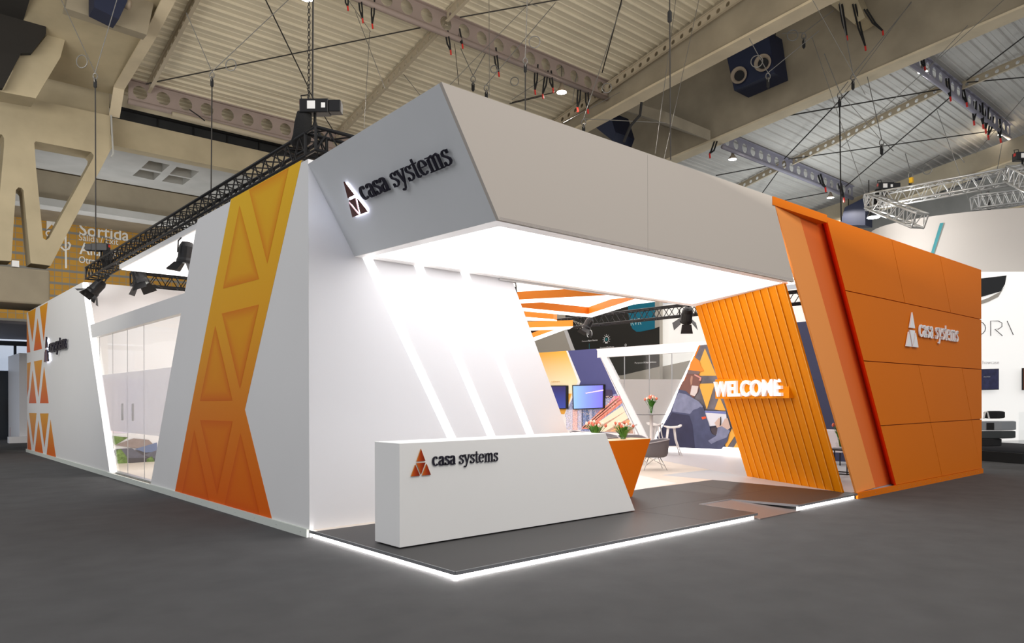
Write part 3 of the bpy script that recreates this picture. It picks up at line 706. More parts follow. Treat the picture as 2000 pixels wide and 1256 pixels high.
# cross wall inside the booth (seen over the header) with a print of houses
t = thing('showroom_cross_wall', 'bright white inner wall with a print of suburban roofs at its foot', 'stand wall', (5, 15.1, 0))
MB().box((.12, 15.02, D), (7, 15.14, HL)).build('panel', m_white2, t)
m_sky = ramp_mat('pastel_sky_print', [(0, (250, 226, 210)), (.35, (214, 212, 240)), (.6, (232, 232, 242)), (1, (240, 240, 244))], 'X', -4.7, -2.6, .5)
MB().box((.3, 15.005, .85), (6.8, 15.015, 2.2)).build('sky_print', m_sky, t)
m_tile = mat('roof_tile_print', (112, 112, 124), .6, noise=.1, nscale=9); m_tile2 = mat('brown_roof_print', (160, 146, 142), .6, noise=.1, nscale=9)
m_bush = mat('bush_print', (120, 146, 84), .8, noise=.4, nscale=14)
def Y15(pts, y): return [gy(40+a/5.023, 700+b_/5.023, y) for a, b_ in pts]
ly = 15.0
for nm, mm, pts in (('houses_ground_print', mat('wall_shade_print', (92, 88, 92), .6), [(900, 900), (1340, 900), (1340, 1065), (1000, 1065)]), ('tiled_roof_print', m_tile2, [(925, 850), (1110, 785), (1260, 800), (1340, 880), (1120, 880)]), ('tiled_roof_print', m_tile, [(930, 890), (1090, 880), (1240, 975), (1010, 980), (930, 940)]),
                    ('solar_roof_print', mat('solar_roof_print', (120, 134, 168), .5), [(1120, 890), (1340, 825), (1340, 915), (1230, 925)]), ('tiled_roof_print', m_tile, [(1200, 950), (1340, 900), (1340, 990)]),
                    ('tree_print', m_bush, [(935, 900), (985, 890), (1040, 960), (1050, 1030), (1000, 1060), (950, 1030)]), ('tree_print', m_bush, [(1235, 990), (1290, 960), (1330, 1040), (1240, 1050)]), ('tree_print', m_bush, [(900, 760), (1060, 775), (930, 850), (905, 820)])):
    ly -= .0015
    MB().prism(Y15(pts, ly), (0, .001, 0)).build(nm, mm, t)
# luminous stretch ceiling of the showroom
t = thing('showroom_light_ceiling', 'hanging white luminous stretch ceiling seen above the left wall', 'light ceiling', (3, 9, 4.6))
MB().box((.3, 5.6, 4.62), (7.6, 12.9, 4.72)).build('ceiling_frame', m_white, t)
MB().box((.34, 5.64, 4.6), (7.56, 12.86, 4.62)).build('luminous_panel', mat('showroom_luminous_panel', (255, 255, 255), emit=2.1, ecol=(255, 251, 248)), t)
t = thing('showroom_light_ceiling', 'second luminous ceiling panel behind the orange zigzag beams', 'light ceiling', (10.5, 8.5, 4.6))
MB().box((8.2, 3.6, 4.62), (14, 14.4, 4.72)).build('ceiling_frame', m_white, t)
MB().box((8.24, 3.64, 4.6), (13.96, 14.36, 4.62)).build('luminous_panel', MATS['showroom_luminous_panel'], t)

# ---- canopy
t = thing('entrance_canopy', 'huge white canopy box with slanted grey end and glowing underside', 'canopy', (3, 1.4, 3.37))
TL = Vector((0.0, 2.93, 4.5)); TR = Vector((-.135, .0, 4.5)); BR = Vector((.535, 0, 3.37)); BL = Vector((.625, 2.93, 3.465))
MB().prism2([TL, TR, BR, BL], [TL+Vector((.04, 0, 0)), TR+Vector((.04, .04, 0)), BR+Vector((.04, .04, .02)), BL+Vector((.04, 0, .02))]).build('grey_end_panel', m_grey_face, t); gep = bpy.data.objects['grey_end_panel']
MB().prism([(-.135, 0, 4.5), (.535, 0, 3.37), (6.19, 0, 3.355), (5.59, 0, 4.5)], (0, .04, 0)).build('white_front_panel', m_warmwhite, t)
MB().box((3.0, 2.88, 3.41), (7, 2.905, 4.5)).build('back_panel', m_white, t)
MB().prism([(-.1, .02, 4.48), (7.1, .02, 4.48), (7.1, 2.9, 4.48), (.02, 2.9, 4.48)], (0, 0, .02)).build('top_panel', m_white, t)
def zs(x, y, dz=0): return 3.37+(.095-.012*x*.5)*y/2.93+dz
def sq(pts, dz, m_, nm): return MB().prism([(x, y, zs(x, y, dz)) for x, y in pts], (0, 0, .03)).build(nm, m_, t)
def sof(x0, y0, x1, y1, m_, nm): return sq([(x0, y0), (x1, y0), (x1, y1), (x0, y1)], 0, m_, nm)
m_frame = mat('light_ceiling_frame', (240, 236, 234), .4, emit=.25)
sof(.54, .0, 6.19, .22, m_frame, 'soffit_frame'); sof(.63, 2.72, 7.9, 2.915, m_frame, 'soffit_frame'); sq([(.545, .22), (.72, .22), (.76, 2.72), (.625, 2.72)], 0, m_frame, 'soffit_frame')
sq([(6.25, .22), (6.42, .22), (7.75, 2.72), (7.55, 2.72)], 0, m_frame, 'soffit_frame')
sq([(.72, .22), (6.25, .22), (7.55, 2.72), (.76, 2.72)], .006, m_lightbox, 'luminous_panel')
mb = MB()
for a, b_ in ((1265, 466), ): 
    q = gy(a, b_, 0); mb.box((q.x, -.001, 3.37), (q.x+.005, 0, 4.48))
mb.build('panel_joint', mat('fascia_seam', (168, 162, 156), .7), t)
# logo on the grey end
u = ((TR-TL).normalized()+(BR-BL).normalized()).normalized(); pv = (TL+TR)/2-(BL+BR)/2; n = u.cross(pv).normalized(); n = -n if n.x > 0 else n; pv = n.cross(u); pv = -pv if pv.z < 0 else pv
o = gp(693, 423, TR, n)+n*.004; e_ = gp(905, 350, TR, n)
casa_logo(Frame(o, u, pv, n), (e_-o).dot(u), .155, gep, m_letter, m_tri_dark, m_tri_dark, .016, .02, m_glow, .17, 1.1)

# ---- orange slatted wall
P0 = Vector((9.39, 2.70, D)); P1 = Vector((8.20, .215, D)); Q0 = gz(1358, 598, 3.41); Q1 = gz(1532, 553, 3.372)
Q0.z = 3.405; Q1.z = 3.367
t = thing('slatted_screen', 'leaning screen of overlapping orange slats at the entrance', 'screen', ((P0+P1)/2))
ticks = [292, 353, 418, 487, 557, 628, 704, 780, 860, 942, 1024, 1115, 1208, 1290]
dl = (P1-P0); nrm = Vector((-dl.y, dl.x, 0)).normalized(); nrm = nrm if nrm.x < 0 else -nrm
NS = 13
for i in range(NS):
    f0, f1 = i/NS, (i+1)/NS
    a0, a1 = P0.lerp(P1, f0), P0.lerp(P1, f1+.004); c0, c1 = Q0.lerp(Q1, f0), Q0.lerp(Q1, f1+.004)
    s0, s1 = nrm*0, nrm*.016
    bk = nrm*-.018
    MB().prism2([a0+s0, a1+s1, a1+bk, a0+bk], [c0+s0, c1+s1, c1+bk, c0+bk]).build('slat', m_slat, t)
    w0, w1 = a0.lerp(a1, .93)+nrm*.0175, a1+nrm*.0185; v0, v1 = c0.lerp(c1, .93)+nrm*.0175, c1+nrm*.0185
    MB().prism2([w0, w1, w1-nrm*.004, w0-nrm*.004], [v0, v1, v1-nrm*.004, v0-nrm*.004]).build('slat_edge', mat('pale_orange_edge', (255, 184, 84), .5, spec=.15), bpy.data.objects['slat'+('' if i == 0 else '.%03d' % i)])
# welcome block on the slats
def slatpt(f, z): return P0.lerp(P1, f)+(Q0.lerp(Q1, f)-P0.lerp(P1, f))*((z-D)/(3.365-D))
zt = 1.985; pa = slatpt(.02, zt)+nrm*.05; pb = slatpt(.9, zt)+nrm*.05; pl_n = nrm
L0 = gp(1397, 741, pa, pl_n); R0 = gp(1541, 734, pa, pl_n); RB = gp(1538, 778, pa, pl_n)
ztop = R0.z; zbot = RB.z
L0 = Vector((L0.x, L0.y, 0)); R0 = Vector((R0.x, R0.y, 0))
t = thing('welcome_sign', 'orange wedge box with white WELCOME letters on the slatted screen', 'sign', (L0+R0)/2+Vector((0, 0, zbot)))
ud = (R0-L0).normalized()
def wz(p, z, c=0): return Vector((p.x, p.y, z))+pl_n*c
back0 = wz(L0, zbot, -.24); back1 = wz(R0, zbot, -.24)
MB().prism2([wz(L0, zbot), wz(L0, ztop), wz(L0, ztop, -.03), wz(L0, zbot, -.2)], [wz(R0, zbot), wz(R0, ztop), wz(R0, ztop, -.03), wz(R0, zbot, -.2)]).build('wedge_box', m_slat, t); wbx = bpy.data.objects['wedge_box']
fr = Frame(wz(L0, zbot), ud, (0, 0, 1), pl_n)
Wd = (R0-L0).length
text('lettering', 'WELCOME', fr, Wd*.93, (ztop-zbot)*.78, .05, mat('lit_white_letter', (250, 250, 252), .4, emit=.25), wbx, .028, 0.01, (ztop-zbot)*.1, 0)

# ---- orange pylon folds and panelled wall
t = thing('folded_orange_pylon', 'leaning folded orange pylon between the canopy and the panelled wall', 'pylon', (8.8, .2, 0))
zb_, zt_ = .1, 4.48
l0 = [Vector((8.22, 0, zb_)), Vector((5.60, 0, zt_))]
q = gy(1710, 956, .1); l1 = [Vector((q.x, .1, zb_)), Vector((gy(1558, 404, .1).x, .1, zt_))]
q = gy(1742, 946, .17); l2 = [Vector((q.x, .17, zb_)), Vector((gy(1607, 424, .17).x, .17, zt_))]
q0 = gy(1750, 948, 0); l3 = [Vector((q0.x, 0, zb_)), Vector((gy(1613, 424, 0).x, 0, zt_))]
th = Vector((0, .03, 0))
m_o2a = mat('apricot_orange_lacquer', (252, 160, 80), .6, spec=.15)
for nm, a, b_, mm in (('pylon_face', l0, l1, m_o2a), ('pylon_fold', l1, l2, m_orange2), ('pylon_return', l2, l3, mat('red_orange_lacquer', (250, 72, 10), .6, spec=.1))):  # return face painted redder for shade and bounced light in the fold
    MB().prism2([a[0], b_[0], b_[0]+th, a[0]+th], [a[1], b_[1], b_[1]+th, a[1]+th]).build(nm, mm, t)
pass
#MB().prism2([l0[0]+th, l0[1]+th, l0[1]+Vector((.1, .5, 0)), l0[0]+Vector((.1, .5, 0))], [l0[0]+th+Vector((.02, 0, 0)), l0[1]+th+Vector((.02, 0, 0)), l0[1]+Vector((.12, .5, 0)), l0[0]+Vector((.12, .5, 0))]).build('pylon_side', m_o2a, t)
MB().prism([(5.58, -.012, zt_-.1), (7.2, -.012, zt_-.1), (7.2, .42, zt_-.1), (5.58, .42, zt_-.1)], (0, 0, .12)).build('pylon_cap', m_orange, t)
t = thing('panelled_orange_wall', 'large orange panelled wall with a white logo at the right', 'stand wall', (12, 0, 0))
XR = 14.45
fr = Frame((0, 0, 0), (1, 0, 0), (0, 0, 1), (0, -1, 0))
def y0(pts): return [(q.x, q.z) for q in (gy(a, b_, 0) for a, b_ in pts)]
TLx, BLx = l3[1].x, l3[0].x
MB().prism([(l2[0].x+.03, .031, zb_), (XR, .031, zb_), (XR, .031, zt_), (l2[1].x+.03, .031, zt_)], (0, .5, 0)).build('wall_core', m_groove, t)
# panels cut by the seams
def lineq(p, q): 
    (a, b_), (c, d) = y0([p, q]); return (a, b_, c, d)
def seam_z(s, x): a, b_, c, d = s; return b_+(d-b_)*(x-a)/(c-a)
def seam_x(s, z): a, b_, c, d = s; return a+(c-a)*(z-b_)/(d-b_)
S1 = lineq((1656, 568.4), (1914, 623.4)); S3 = lineq((1690, 705), (1916, 721.5)); S4 = lineq((1721, 831.6), (1914, 818.9))
V1 = lineq((1741.4, 467), (1767.5, 591.8)); V2 = lineq((1836, 500.4), (1857, 611)); V3 = lineq((1794, 713), (1840, 931)); V4 = lineq((1879, 720), (1914.6, 914))
LE = (BLx, zb_, TLx, zt_)
def xat(s, hs):  # crossing of a steep seam with a flat seam
    x = (s[0]+s[2])/2
    for _ in range(12): x = seam_x(s, hs(x))
    return x
top = lambda x: zt_
bot = lambda x: zb_
h1 = lambda x: seam_z(S1, x); h3 = lambda x: seam_z(S3, x); h4 = lambda x: seam_z(S4, x)
RE = (XR, 0, XR, 1)
def cell(lo, hi, lf, rt):
    xs = lambda s, hh: XR if s is RE else xat(s, hh)
    P = [(xs(lf, lo), lo), (xs(rt, lo), lo), (xs(rt, hi), hi), (xs(lf, hi), hi)]
    pts = [Vector((x, 0, f(x))) for x, f in P]; c = sum(pts, Vector())/4; g = .007
    out = []
    for p in pts:
        out.append(Vector((p.x+(g if p.x < c.x else -g)*(1 if p.x < XR-.01 else 0), 0, p.z+(g if p.z < c.z else -g))))
    MB().prism(out, (0, .03, 0)).build('wall_panel', m_orange, t)
for lo, hi, cols in ((h1, top, (LE, V1, V2, RE)), (h3, h1, (LE, RE)), (h4, h3, (LE, V3, V4, RE)), (bot, h4, (LE, V3, V4, RE))):
    for a, b_ in zip(cols, cols[1:]): cell(lo, hi, a, b_)
MB().box((8.24, -.02, 0), (XR+.03, .02, .1)).build('plinth', m_orange, t)
mb = MB()
for i in range(24): mb.lathe([(.006, 0), (.006, .003)], (8.4+i*.25, -.02, .05), (0, -1, 0), 6)
mb.build('plinth_screws', m_alu, t)
a = gy(1766, 679, 0); b_ = gy(1869, 679, 0)
casa_logo(Frame((a.x, -.002, a.z+.02), (1, 0, 0), (0, 0, 1), (0, -1, 0)), b_.x-a.x, .23, t, m_letter_w, m_letter_w, m_letter_w, .022, .012)

# ---- reception counter
a = gz(729.6, 1059.4, D); ft = .19
yf = 1.22; yk = 1.72
xtr = gy(1183, 845, yf).x
t = thing('reception_counter', 'long white slant-ended reception counter with the pyramid logo', 'counter', (2.2, 1.45, D))
zt2 = gy(785, 866, yf).z
MB().prism([(ft, yf, D+.012), (4.04, yf, D+.012), (xtr, yf, zt2), (ft, yf, zt2)], (0, yk-yf, 0)).build('counter_body', mat('counter_white_paint', (246, 246, 244), .5, noise=.008, nscale=.8), t, bevel=.004)
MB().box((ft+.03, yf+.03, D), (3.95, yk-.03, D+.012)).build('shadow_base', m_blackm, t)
a = gy(801, 931, yf); b_ = gy(972, 931, yf)
m_tri_cnt = ramp_mat('logo_amber_paint', [(0, (216, 104, 34)), (.5, (176, 62, 26)), (1, (120, 34, 20))], 'X', 0, 1, .3, 'Generated')
casa_logo(Frame((a.x, yf-.001, a.z), (1, 0, 0), (0, 0, 1), (0, -1, 0)), b_.x-a.x, .102, bpy.data.objects['counter_body'], m_letter, m_tri_cnt, m_gold, .012, .003)
# ---- inverted orange triangle table
yo = 2.25
A = gy(1271, 857, yo); Bp = gy(1187, 862, yo); Ap = gy(1234, 972, yo)
zt3 = A.z
t = thing('orange_wedge_table', 'orange inverted-triangle table with tulips beside the reception counter', 'table', (Ap.x-.1, yo+.3, D))
xL = gy(1130, 862, yo).x
slope = (A.x-Ap.x)/(A.z-Ap.z)
xb = A.x-slope*(A.z-D)
MB().prism([(xb-.12, yo, D), (xb, yo, D), (A.x, yo, zt3), (xL, yo, zt3)], (0, .42, 0)).build('table_body', m_counter_orange, t)
MB().prism([(xL, yo, zt3), (A.x, yo, zt3), (A.x, yo+.42, zt3), (xL, yo+.42, zt3)], (0, 0, .004)).build('table_top', mat('pale_apricot_top', (246, 206, 160), .4), t)

# ---- tulips in vases
def tulip_vase(label, loc, s=1.0, seed=1, spread=.17, nfl=13):
    rnd = random.Random(seed); loc = Vector(loc)
    t = thing('tulip_vase', label, 'vase of tulips', loc)
    MB().lathe([(.045*s, 0), (.085*s, .04*s), (.1*s, .1*s), (.075*s, .16*s), (.055*s, .19*s), (.065*s, .22*s)], loc, n=18).build('glass_vase', m_glass, t, smooth=True)
    lf = MB(); st = MB()
    for i in range(26):
        a = rnd.uniform(0, 2*PI); L = rnd.uniform(.22, .36)*s; sp = rnd.uniform(.3, 1)*spread*s
        d = Vector((math.cos(a), math.sin(a), 0)); pts = [loc+d*(.02*s)+Vector((0, 0, .04*s)), loc+d*(sp*.35)+Vector((0, 0, .16*s+L*.35)), loc+d*(sp*.75)+Vector((0, 0, .16*s+L*.75)), loc+d*(sp*1.15)+Vector((0, 0, .16*s+L*.85))]
        sd = Vector((-d.y, d.x, 0)); ws = [.01*s, .034*s, .028*s, .001]
        vs = [p+sd*w_ for p, w_ in zip(pts, ws)]+[p-sd*w_+Vector((0, 0, .004)) for p, w_ in zip(pts, ws)]
        lf.add(vs, [[k, k+1, 5+k, 4+k] for k in range(3)])
    lf.build('leaves', m_leaf, t); bl = []
    for i in range(nfl):
        a = i*2.4; r_ = spread*s*math.sqrt((i+.5)/nfl)*1.05; hh = (.47-.06*(i/nfl)+rnd.uniform(-.03, .03))*s
        tip = loc+Vector((r_*math.cos(a), r_*math.sin(a), hh)); st.tube([loc+Vector((0, 0, .03*s)), loc+Vector((r_*.4*math.cos(a), r_*.4*math.sin(a), hh*.6)), tip], .005*s, 5)
        bl.append(i); o_ = MB().lathe([(.004*s, -.005*s), (.028*s, .014*s), (.033*s, .04*s), (.02*s, .072*s), (.004*s, .082*s)], tip, (rnd.uniform(-.2, .2), rnd.uniform(-.2, .2), 1), n=8).build('bloom', m_petal_r if i % 2 == 0 else m_petal_w, t, smooth=True)
    st.build('stems', m_leaf, t)
zb = zt3+.004
q = gy(1217, 853, yo+.22); tulip_vase('coral and cream tulips in a vase, right one on the orange table', (q.x, yo+.22, zb-.09), .68, 3, .27)
q = gy(1163, 853, yo+.22); tulip_vase('smaller tulip bunch half hidden by the counter, left one on the orange table', (q.x, yo+.22, zb-.06), .68, 5, .25)

# ---- showroom right boundary wall at x = 14.3
XW = 14.3
def W(pts, x=XW): return [gx(a, b_, x) for a, b_ in pts]
def scaled(pts, ox, oy, s): return [(ox+a/s, oy+b_/s) for a, b_ in pts]
t = thing('showroom_boundary_wall', 'white frame wall with header along the far side of the showroom', 'stand wall', (XW, 8, 0))
MB().box((XW, 1.5, 3.04), (XW+.12, 11.18, 3.335)).build('header', m_white2, t)
MB().prism([(XW-.006, 11.2, 3.333), (XW-.006, 9.12, D), (XW-.006, 8.87, D), (XW-.006, 10.95, 3.333)], (.12, 0, 0)).build('slanted_post', m_white2, t)
MB().prism(W([(1366, 668), (1376, 668), (1290, 866), (1279, 893), (1262, 889)]), (.12, 0, 0)).build('slanted_post', m_led_glow, t)  # plain white post drawn with added glow, no lamp inside
MB().box((XW-.03, 1.5, D), (XW+.1, 8.75, D+.2)).build('lit_baseboard', m_led_glow, t)
t = thing('glazed_partition', 'glass panes with a frosted lower band in the V opening behind the high table', 'glass partition', (XW, 9, D))
MB().prism([(XW+.05, 8.9, D), (XW+.05, 11.0, 3.04), (XW+.05, 7.35, 3.04), (XW+.05, 8.7, D)], (.01, 0, 0)).build('glass_pane', m_glass, t)
MB().prism(W([(1205, 741), (1250, 850), (1262, 885), (1278, 872), (1336, 741)], XW+.045), (.003, 0, 0)).build('frosted_film', m_frost, t)
mb = MB()
for y in (10.05, 9.05, 8.2): mb.box((XW+.04, y, .8 if y > 9.5 else D), (XW+.07, y+.015, 3.04))
mb.build('pane_joint', m_alu, t)
# printed mural of a worker
t = thing('worker_mural', 'backlit wall print of a helmeted worker in denim using a tablet', 'mural', (XW-.02, 6, .3))
off = [XW-.004]
def layer(name, m_, pts, ox=0, oy=0, s=1, st=.0015):
    off[0] -= st
    return MB().prism(W(scaled(pts, ox, oy, s), off[0]), (.001, 0, 0)).build(name, m_, t)
m_mbg = ramp_mat('blurred_print', [(0, (96, 94, 104)), (1, (74, 72, 82))], 'Y', -3, 3, .6)
m_mbg = mat('blurred_grey_print', (104, 100, 108), .6, noise=.4, nscale=2.5)
m_amber = mat('amber_print', (238, 176, 72), .6)
m_denim = mat('denim_print', (74, 80, 112), .6, noise=.16, nscale=3.5); m_denim_l = mat('light_denim_print', (128, 134, 164), .6, noise=.14, nscale=5); m_denim_d = mat('dark_denim_print', (50, 52, 82), .6, noise=.12, nscale=4)
layer('mural_board', m_mbg, [(1367, 674), (1480, 668), (1480, 888), (1283, 866)])
layer('orange_frame_line', m_orange, [(1365, 674), (1368, 674), (1286, 866), (1283, 866)])
cA = (980, 520, 4.486); cB = (1230, 740, 6.282)
layer('triangle_print', m_amber, [(1780, 720), (1880, 960), (1720, 960), (1730, 850)], *cA)
layer('triangle_print', m_amber, [(1680, 790), (1735, 830), (1710, 900), (1640, 900)], *cA)
layer('triangle_print', m_amber, [(845, 60), (1045, 55), (945, 375)], *cB)
layer('triangle_print', m_amber, [(1100, 215), (1180, 400), (1040, 375)], *cB)
layer('triangle_print', m_amber, [(1160, 790), (1255, 610), (1290, 700), (1190, 850)], *cB)
layer('triangle_print', m_amber, [(1255, 875), (1310, 780), (1360, 890)], *cB)
layer('mural_shade', mat('dark_mural_print', (70, 62, 70), .6), [(985, 600), (1070, 600), (1080, 680), (1000, 680)], *cB)
layer('tablet_print', mat('tablet_edge_print', (40, 40, 60), .5), [(915, 375), (1185, 390), (1200, 570), (960, 610)], *cB)
layer('tablet_screen_print', mat('tablet_screen_print', (222, 224, 234), .5), [(918, 390), (1180, 402), (1195, 555), (965, 585)], *cB)
layer('screen_bar_print', mat('screen_bar_print', (112, 124, 186), .5), [(918, 392), (1180, 404), (1182, 432), (922, 415)], *cB)
m_skin = mat('skin_print', (176, 132, 112), .6, noise=.1, nscale=6); m_skin_d = mat('shaded_skin_print', (124, 84, 76), .6); m_beard = mat('pale_jaw_print', (216, 206, 204), .6)
layer('neck_print', m_skin_d, [(650, 30), (720, 0), (800, 60), (830, 130), (800, 215), (735, 260), (600, 130)], *cB)
layer('head_print', m_skin_d, [(1625, 930), (1690, 915), (1735, 960), (1740, 1010), (1720, 1100), (1690, 1140), (1640, 1120), (1600, 1090), (1590, 1040)], *cA)
layer('jaw_print', m_beard, [(1665, 1045), (1722, 1050), (1712, 1105), (1690, 1140), (1650, 1125)], *cA)
layer('ear_print', m_skin, [(1658, 960), (1674, 965), (1668, 1030), (1655, 1045), (1650, 1000)], *cA)
layer('helmet_print', mat('hard_hat_print', (240, 138, 40), .5), [(1640, 900), (1655, 840), (1690, 800), (1730, 830), (1745, 880), (1770, 915), (1735, 925), (1640, 915)], *cA)
layer('helmet_shade_print', mat('helmet_shade_print', (120, 100, 98), .5), [(1630, 910), (1735, 920), (1730, 945), (1620, 945)], *cA)
layer('goggles_print', mat('glasses_print', (214, 150, 140), .4), [(1690, 945), (1750, 975), (1745, 1005), (1725, 1000), (1735, 982), (1685, 955)], *cA)
layer('jacket_print', m_denim, [(600, 130), (690, 150), (770, 230), (900, 330), (960, 560), (1010, 680), (1080, 700), (1170, 600), (1235, 590), (1200, 760), (1125, 865), (480, 838), (330, 720), (500, 400)], *cB)
layer('jacket_print', m_denim_l, [(600, 170), (690, 190), (850, 280), (900, 345), (780, 380), (740, 430), (520, 400), (545, 280)], *cB)
layer('jacket_print', m_denim_d, [(520, 415), (730, 450), (770, 560), (800, 850), (470, 836), (330, 730), (430, 560)], *cB)
layer('sleeve_print', m_denim, [(780, 400), (870, 340), (930, 440), (985, 600), (990, 680), (910, 700), (800, 560)], *cB)
layer('sleeve_print', m_denim_l, [(1080, 600), (1130, 572), (1230, 640), (1190, 720), (1080, 760), (1000, 800), (960, 760), (1060, 700)], *cB)
layer('sleeve_stripe_print', mat('red_tag_print', (230, 90, 50), .5), [(878, 470), (930, 460), (940, 485), (890, 500)], *cB)
layer('hand_print', mat('hand_print', (206, 180, 168), .6), [(1040, 540), (1095, 475), (1115, 500), (1100, 575), (1130, 560), (1165, 490), (1200, 480), (1235, 600), (1200, 625), (1130, 580), (1070, 600)], *cB)
layer('stylus_print', m_blackm, [(1110, 470), (1120, 465), (1118, 570), (1108, 575)], *cB)
# TV wall
t = thing('screen_wall', 'printed yellow and navy wall panel carrying two screens', 'display wall', (XW, 13, 0))
MB().prism([(XW+.005, 15.0, D), (XW+.005, 15.0, 3.33), (XW+.005, 11.22, 3.33), (XW+.005, 9.2, D)], (.1, 0, 0)).build('board', m_white2, t)
off[0] = XW+.004
cC = (1060, 660, 8.97); cD = (1080, 780, 8.97)
layer('navy_print', m_purple, [(440, 225), (935, 190), (1395, 1180), (1200, 1256), (520, 1256), (645, 770), (660, 760)], *cC)
m_yel = ramp_mat('glowing_yellow_print', [(0, (250, 190, 90)), (.45, (255, 246, 214)), (1, (250, 188, 84))], 'Z', .9, 3.3, .6)
layer('yellow_print', m_yel, [(0, 255), (410, 228), (620, 770), (440, 1200), (460, 1256), (-300, 1256), (-300, 270)], *cC)
layer('yellow_print', m_amber, [(-300, -100), (330, -100), (200, 260), (-200, 250)], *cD)
layer('white_line_print', m_white2, [(410, 228), (438, 225), (662, 765), (500, 1200), (440, 1256), (420, 1256), (615, 765)], *cC)
# city print as blocks of night lights
m_city = mat('city_print', (150, 160, 200), .6, noise=.5, nscale=16)
layer('city_print', m_city, [(225, 240), (340, -20), (880, -20), (1110, -100), (1190, 20), (1440, 600), (500, 560), (215, 300)], *cD, st=.001)
off[0] -= .001
for i, (a, b_, c) in enumerate(((230, 340, (214, 214, 236)), (345, 430, (240, 196, 196)), (440, 500, (204, 204, 232)), (505, 520, (60, 60, 84)), (525, 575, (120, 140, 190)), (580, 635, (92, 112, 160)), (640, 680, (180, 184, 214)), (690, 730, (112, 126, 166)), (740, 850, (150, 140, 180)))):
    MB().prism(W(scaled([(a, 180), (b_, 180), (b_, 540), (a, 540)], *cD), off[0]), (.001, 0, 0)).build('tower_print', mat('tower_print_%d' % i, c, .6, noise=.35, nscale=22), t)
off[0] -= .001
m_trailr = mat('red_light_trail_print', (232, 138, 120), .5, noise=.5, nscale=14); m_trailw = mat('cream_light_trail_print', (246, 232, 206), .5)
for mm, pts in ((m_trailr, [(1190, -20), (1215, 60), (640, 520), (500, 520), (900, 120)]), (mat('pink_light_trail_print', (226, 130, 160), .5), [(1060, -60), (1180, -60), (1190, -10), (900, 200)]),
                (mat('brown_bridge_print', (196, 160, 140), .5, noise=.2, nscale=8), [(1210, 120), (1440, 600), (700, 560), (700, 480)]), (m_trailw, [(1215, 110), (1265, 210), (820, 470), (650, 500)]), (m_trailw, [(1265, 215), (1320, 330), (900, 570), (760, 560)]), (mat('orange_light_trail_print', (246, 176, 130), .5), [(1330, 350), (1370, 420), (1100, 560), (1000, 560)])):
    layer('light_trail_print', mm, pts, *cD, st=.0008)
layer('dark_block_print', mat('dusk_block_print', (70, 60, 92), .6), [(1085, 905), (1210, 910), (1235, 1050), (1100, 1060)], *cC)
off[0] -= .001
mb = MB(); rnd = random.Random(11)
for i in range(110):
    a = rnd.uniform(920, 1110); b_ = rnd.uniform(-60, 260); k = rnd.uniform(6, 26)
    if b_ > 40+.9*(1150-a): continue
    mb.prism(W(scaled([(a, b_), (a+k, b_-2), (a+k, b_+6), (a, b_+8)], *cD), off[0]), (.0005, 0, 0))
for i in range(260):
    a = rnd.uniform(232, 860); b_ = rnd.uniform(180, 520); k = rnd.uniform(5, 18)
    if b_ > 520-max(0, a-520)*.75: continue
    mb.prism(W(scaled([(a, b_), (a+k, b_), (a+k, b_+rnd.uniform(4, 9)), (a, b_+5)], *cD), off[0]), (.0005, 0, 0))
mb.build('window_light_print', m_petal_w, t)
mb = MB()
for i in range(14):
    a = rnd.uniform(1120, 1200); k = rnd.uniform(-60, 60)
    mb.prism(W(scaled([(a, -10+k*.9), (a+4, -4+k*.9), (560+k, 500), (552+k, 494)], *cD), off[0]-.0008), (.0005, 0, 0))
mb.build('trail_line_print', mat('hot_trail_print', (246, 176, 160), .5), t)
text('lettering', 'software', Frame(gx(1077, 747, off[0]), (0, -1, 0), (0, 0, 1), (-1, 0, 0)), .42, .06, .002, mat('faint_print', (222, 190, 130), .6), t)
def screen(label, pts, m_scr, group=None):
    P = W(pts, XW-.07); t = thing('wall_screen', label, 'screen', sum(P, Vector())/4, group)
    bz = MB().prism(P, (.06, 0, 0)).build('bezel', m_blackm, t)
    c = sum(P, Vector())/4
    MB().prism([c+(p-c)*.93+Vector((-.003, 0, 0)) for p in P], (.002, 0, 0)).build('display', m_scr, bz)
    return t
m_scr = ramp_mat('blue_violet_screen', [(0, (116, 106, 222)), (.5, (122, 142, 232)), (1, (140, 186, 236))], 'Y', -.75, .75, .2, emit=.5)
m_scr2 = ramp_mat('dim_blue_screen', [(0, (60, 72, 150)), (1, (56, 50, 92))], 'Z', -.35, .4, .2, emit=.5)
sA = screen('large lit blue-violet screen showing a desktop, right one on the printed wall', scaled([(515, 828), (1075, 815), (1070, 1235), (528, 1256)], *cC), m_scr)
MB().prism(W(scaled([(745, 965), (1060, 905), (1060, 925), (760, 975)], *cC), XW-.075), (.001, 0, 0)).build('screen_streak', mat('screen_streak', (226, 190, 244), .5, emit=.8), sA)
screen('dim blue screen half hidden by the white corner wall, left one on the printed wall', scaled([(-330, 835), (430, 833), (430, 1245), (-330, 1256)], *cC), m_scr2)

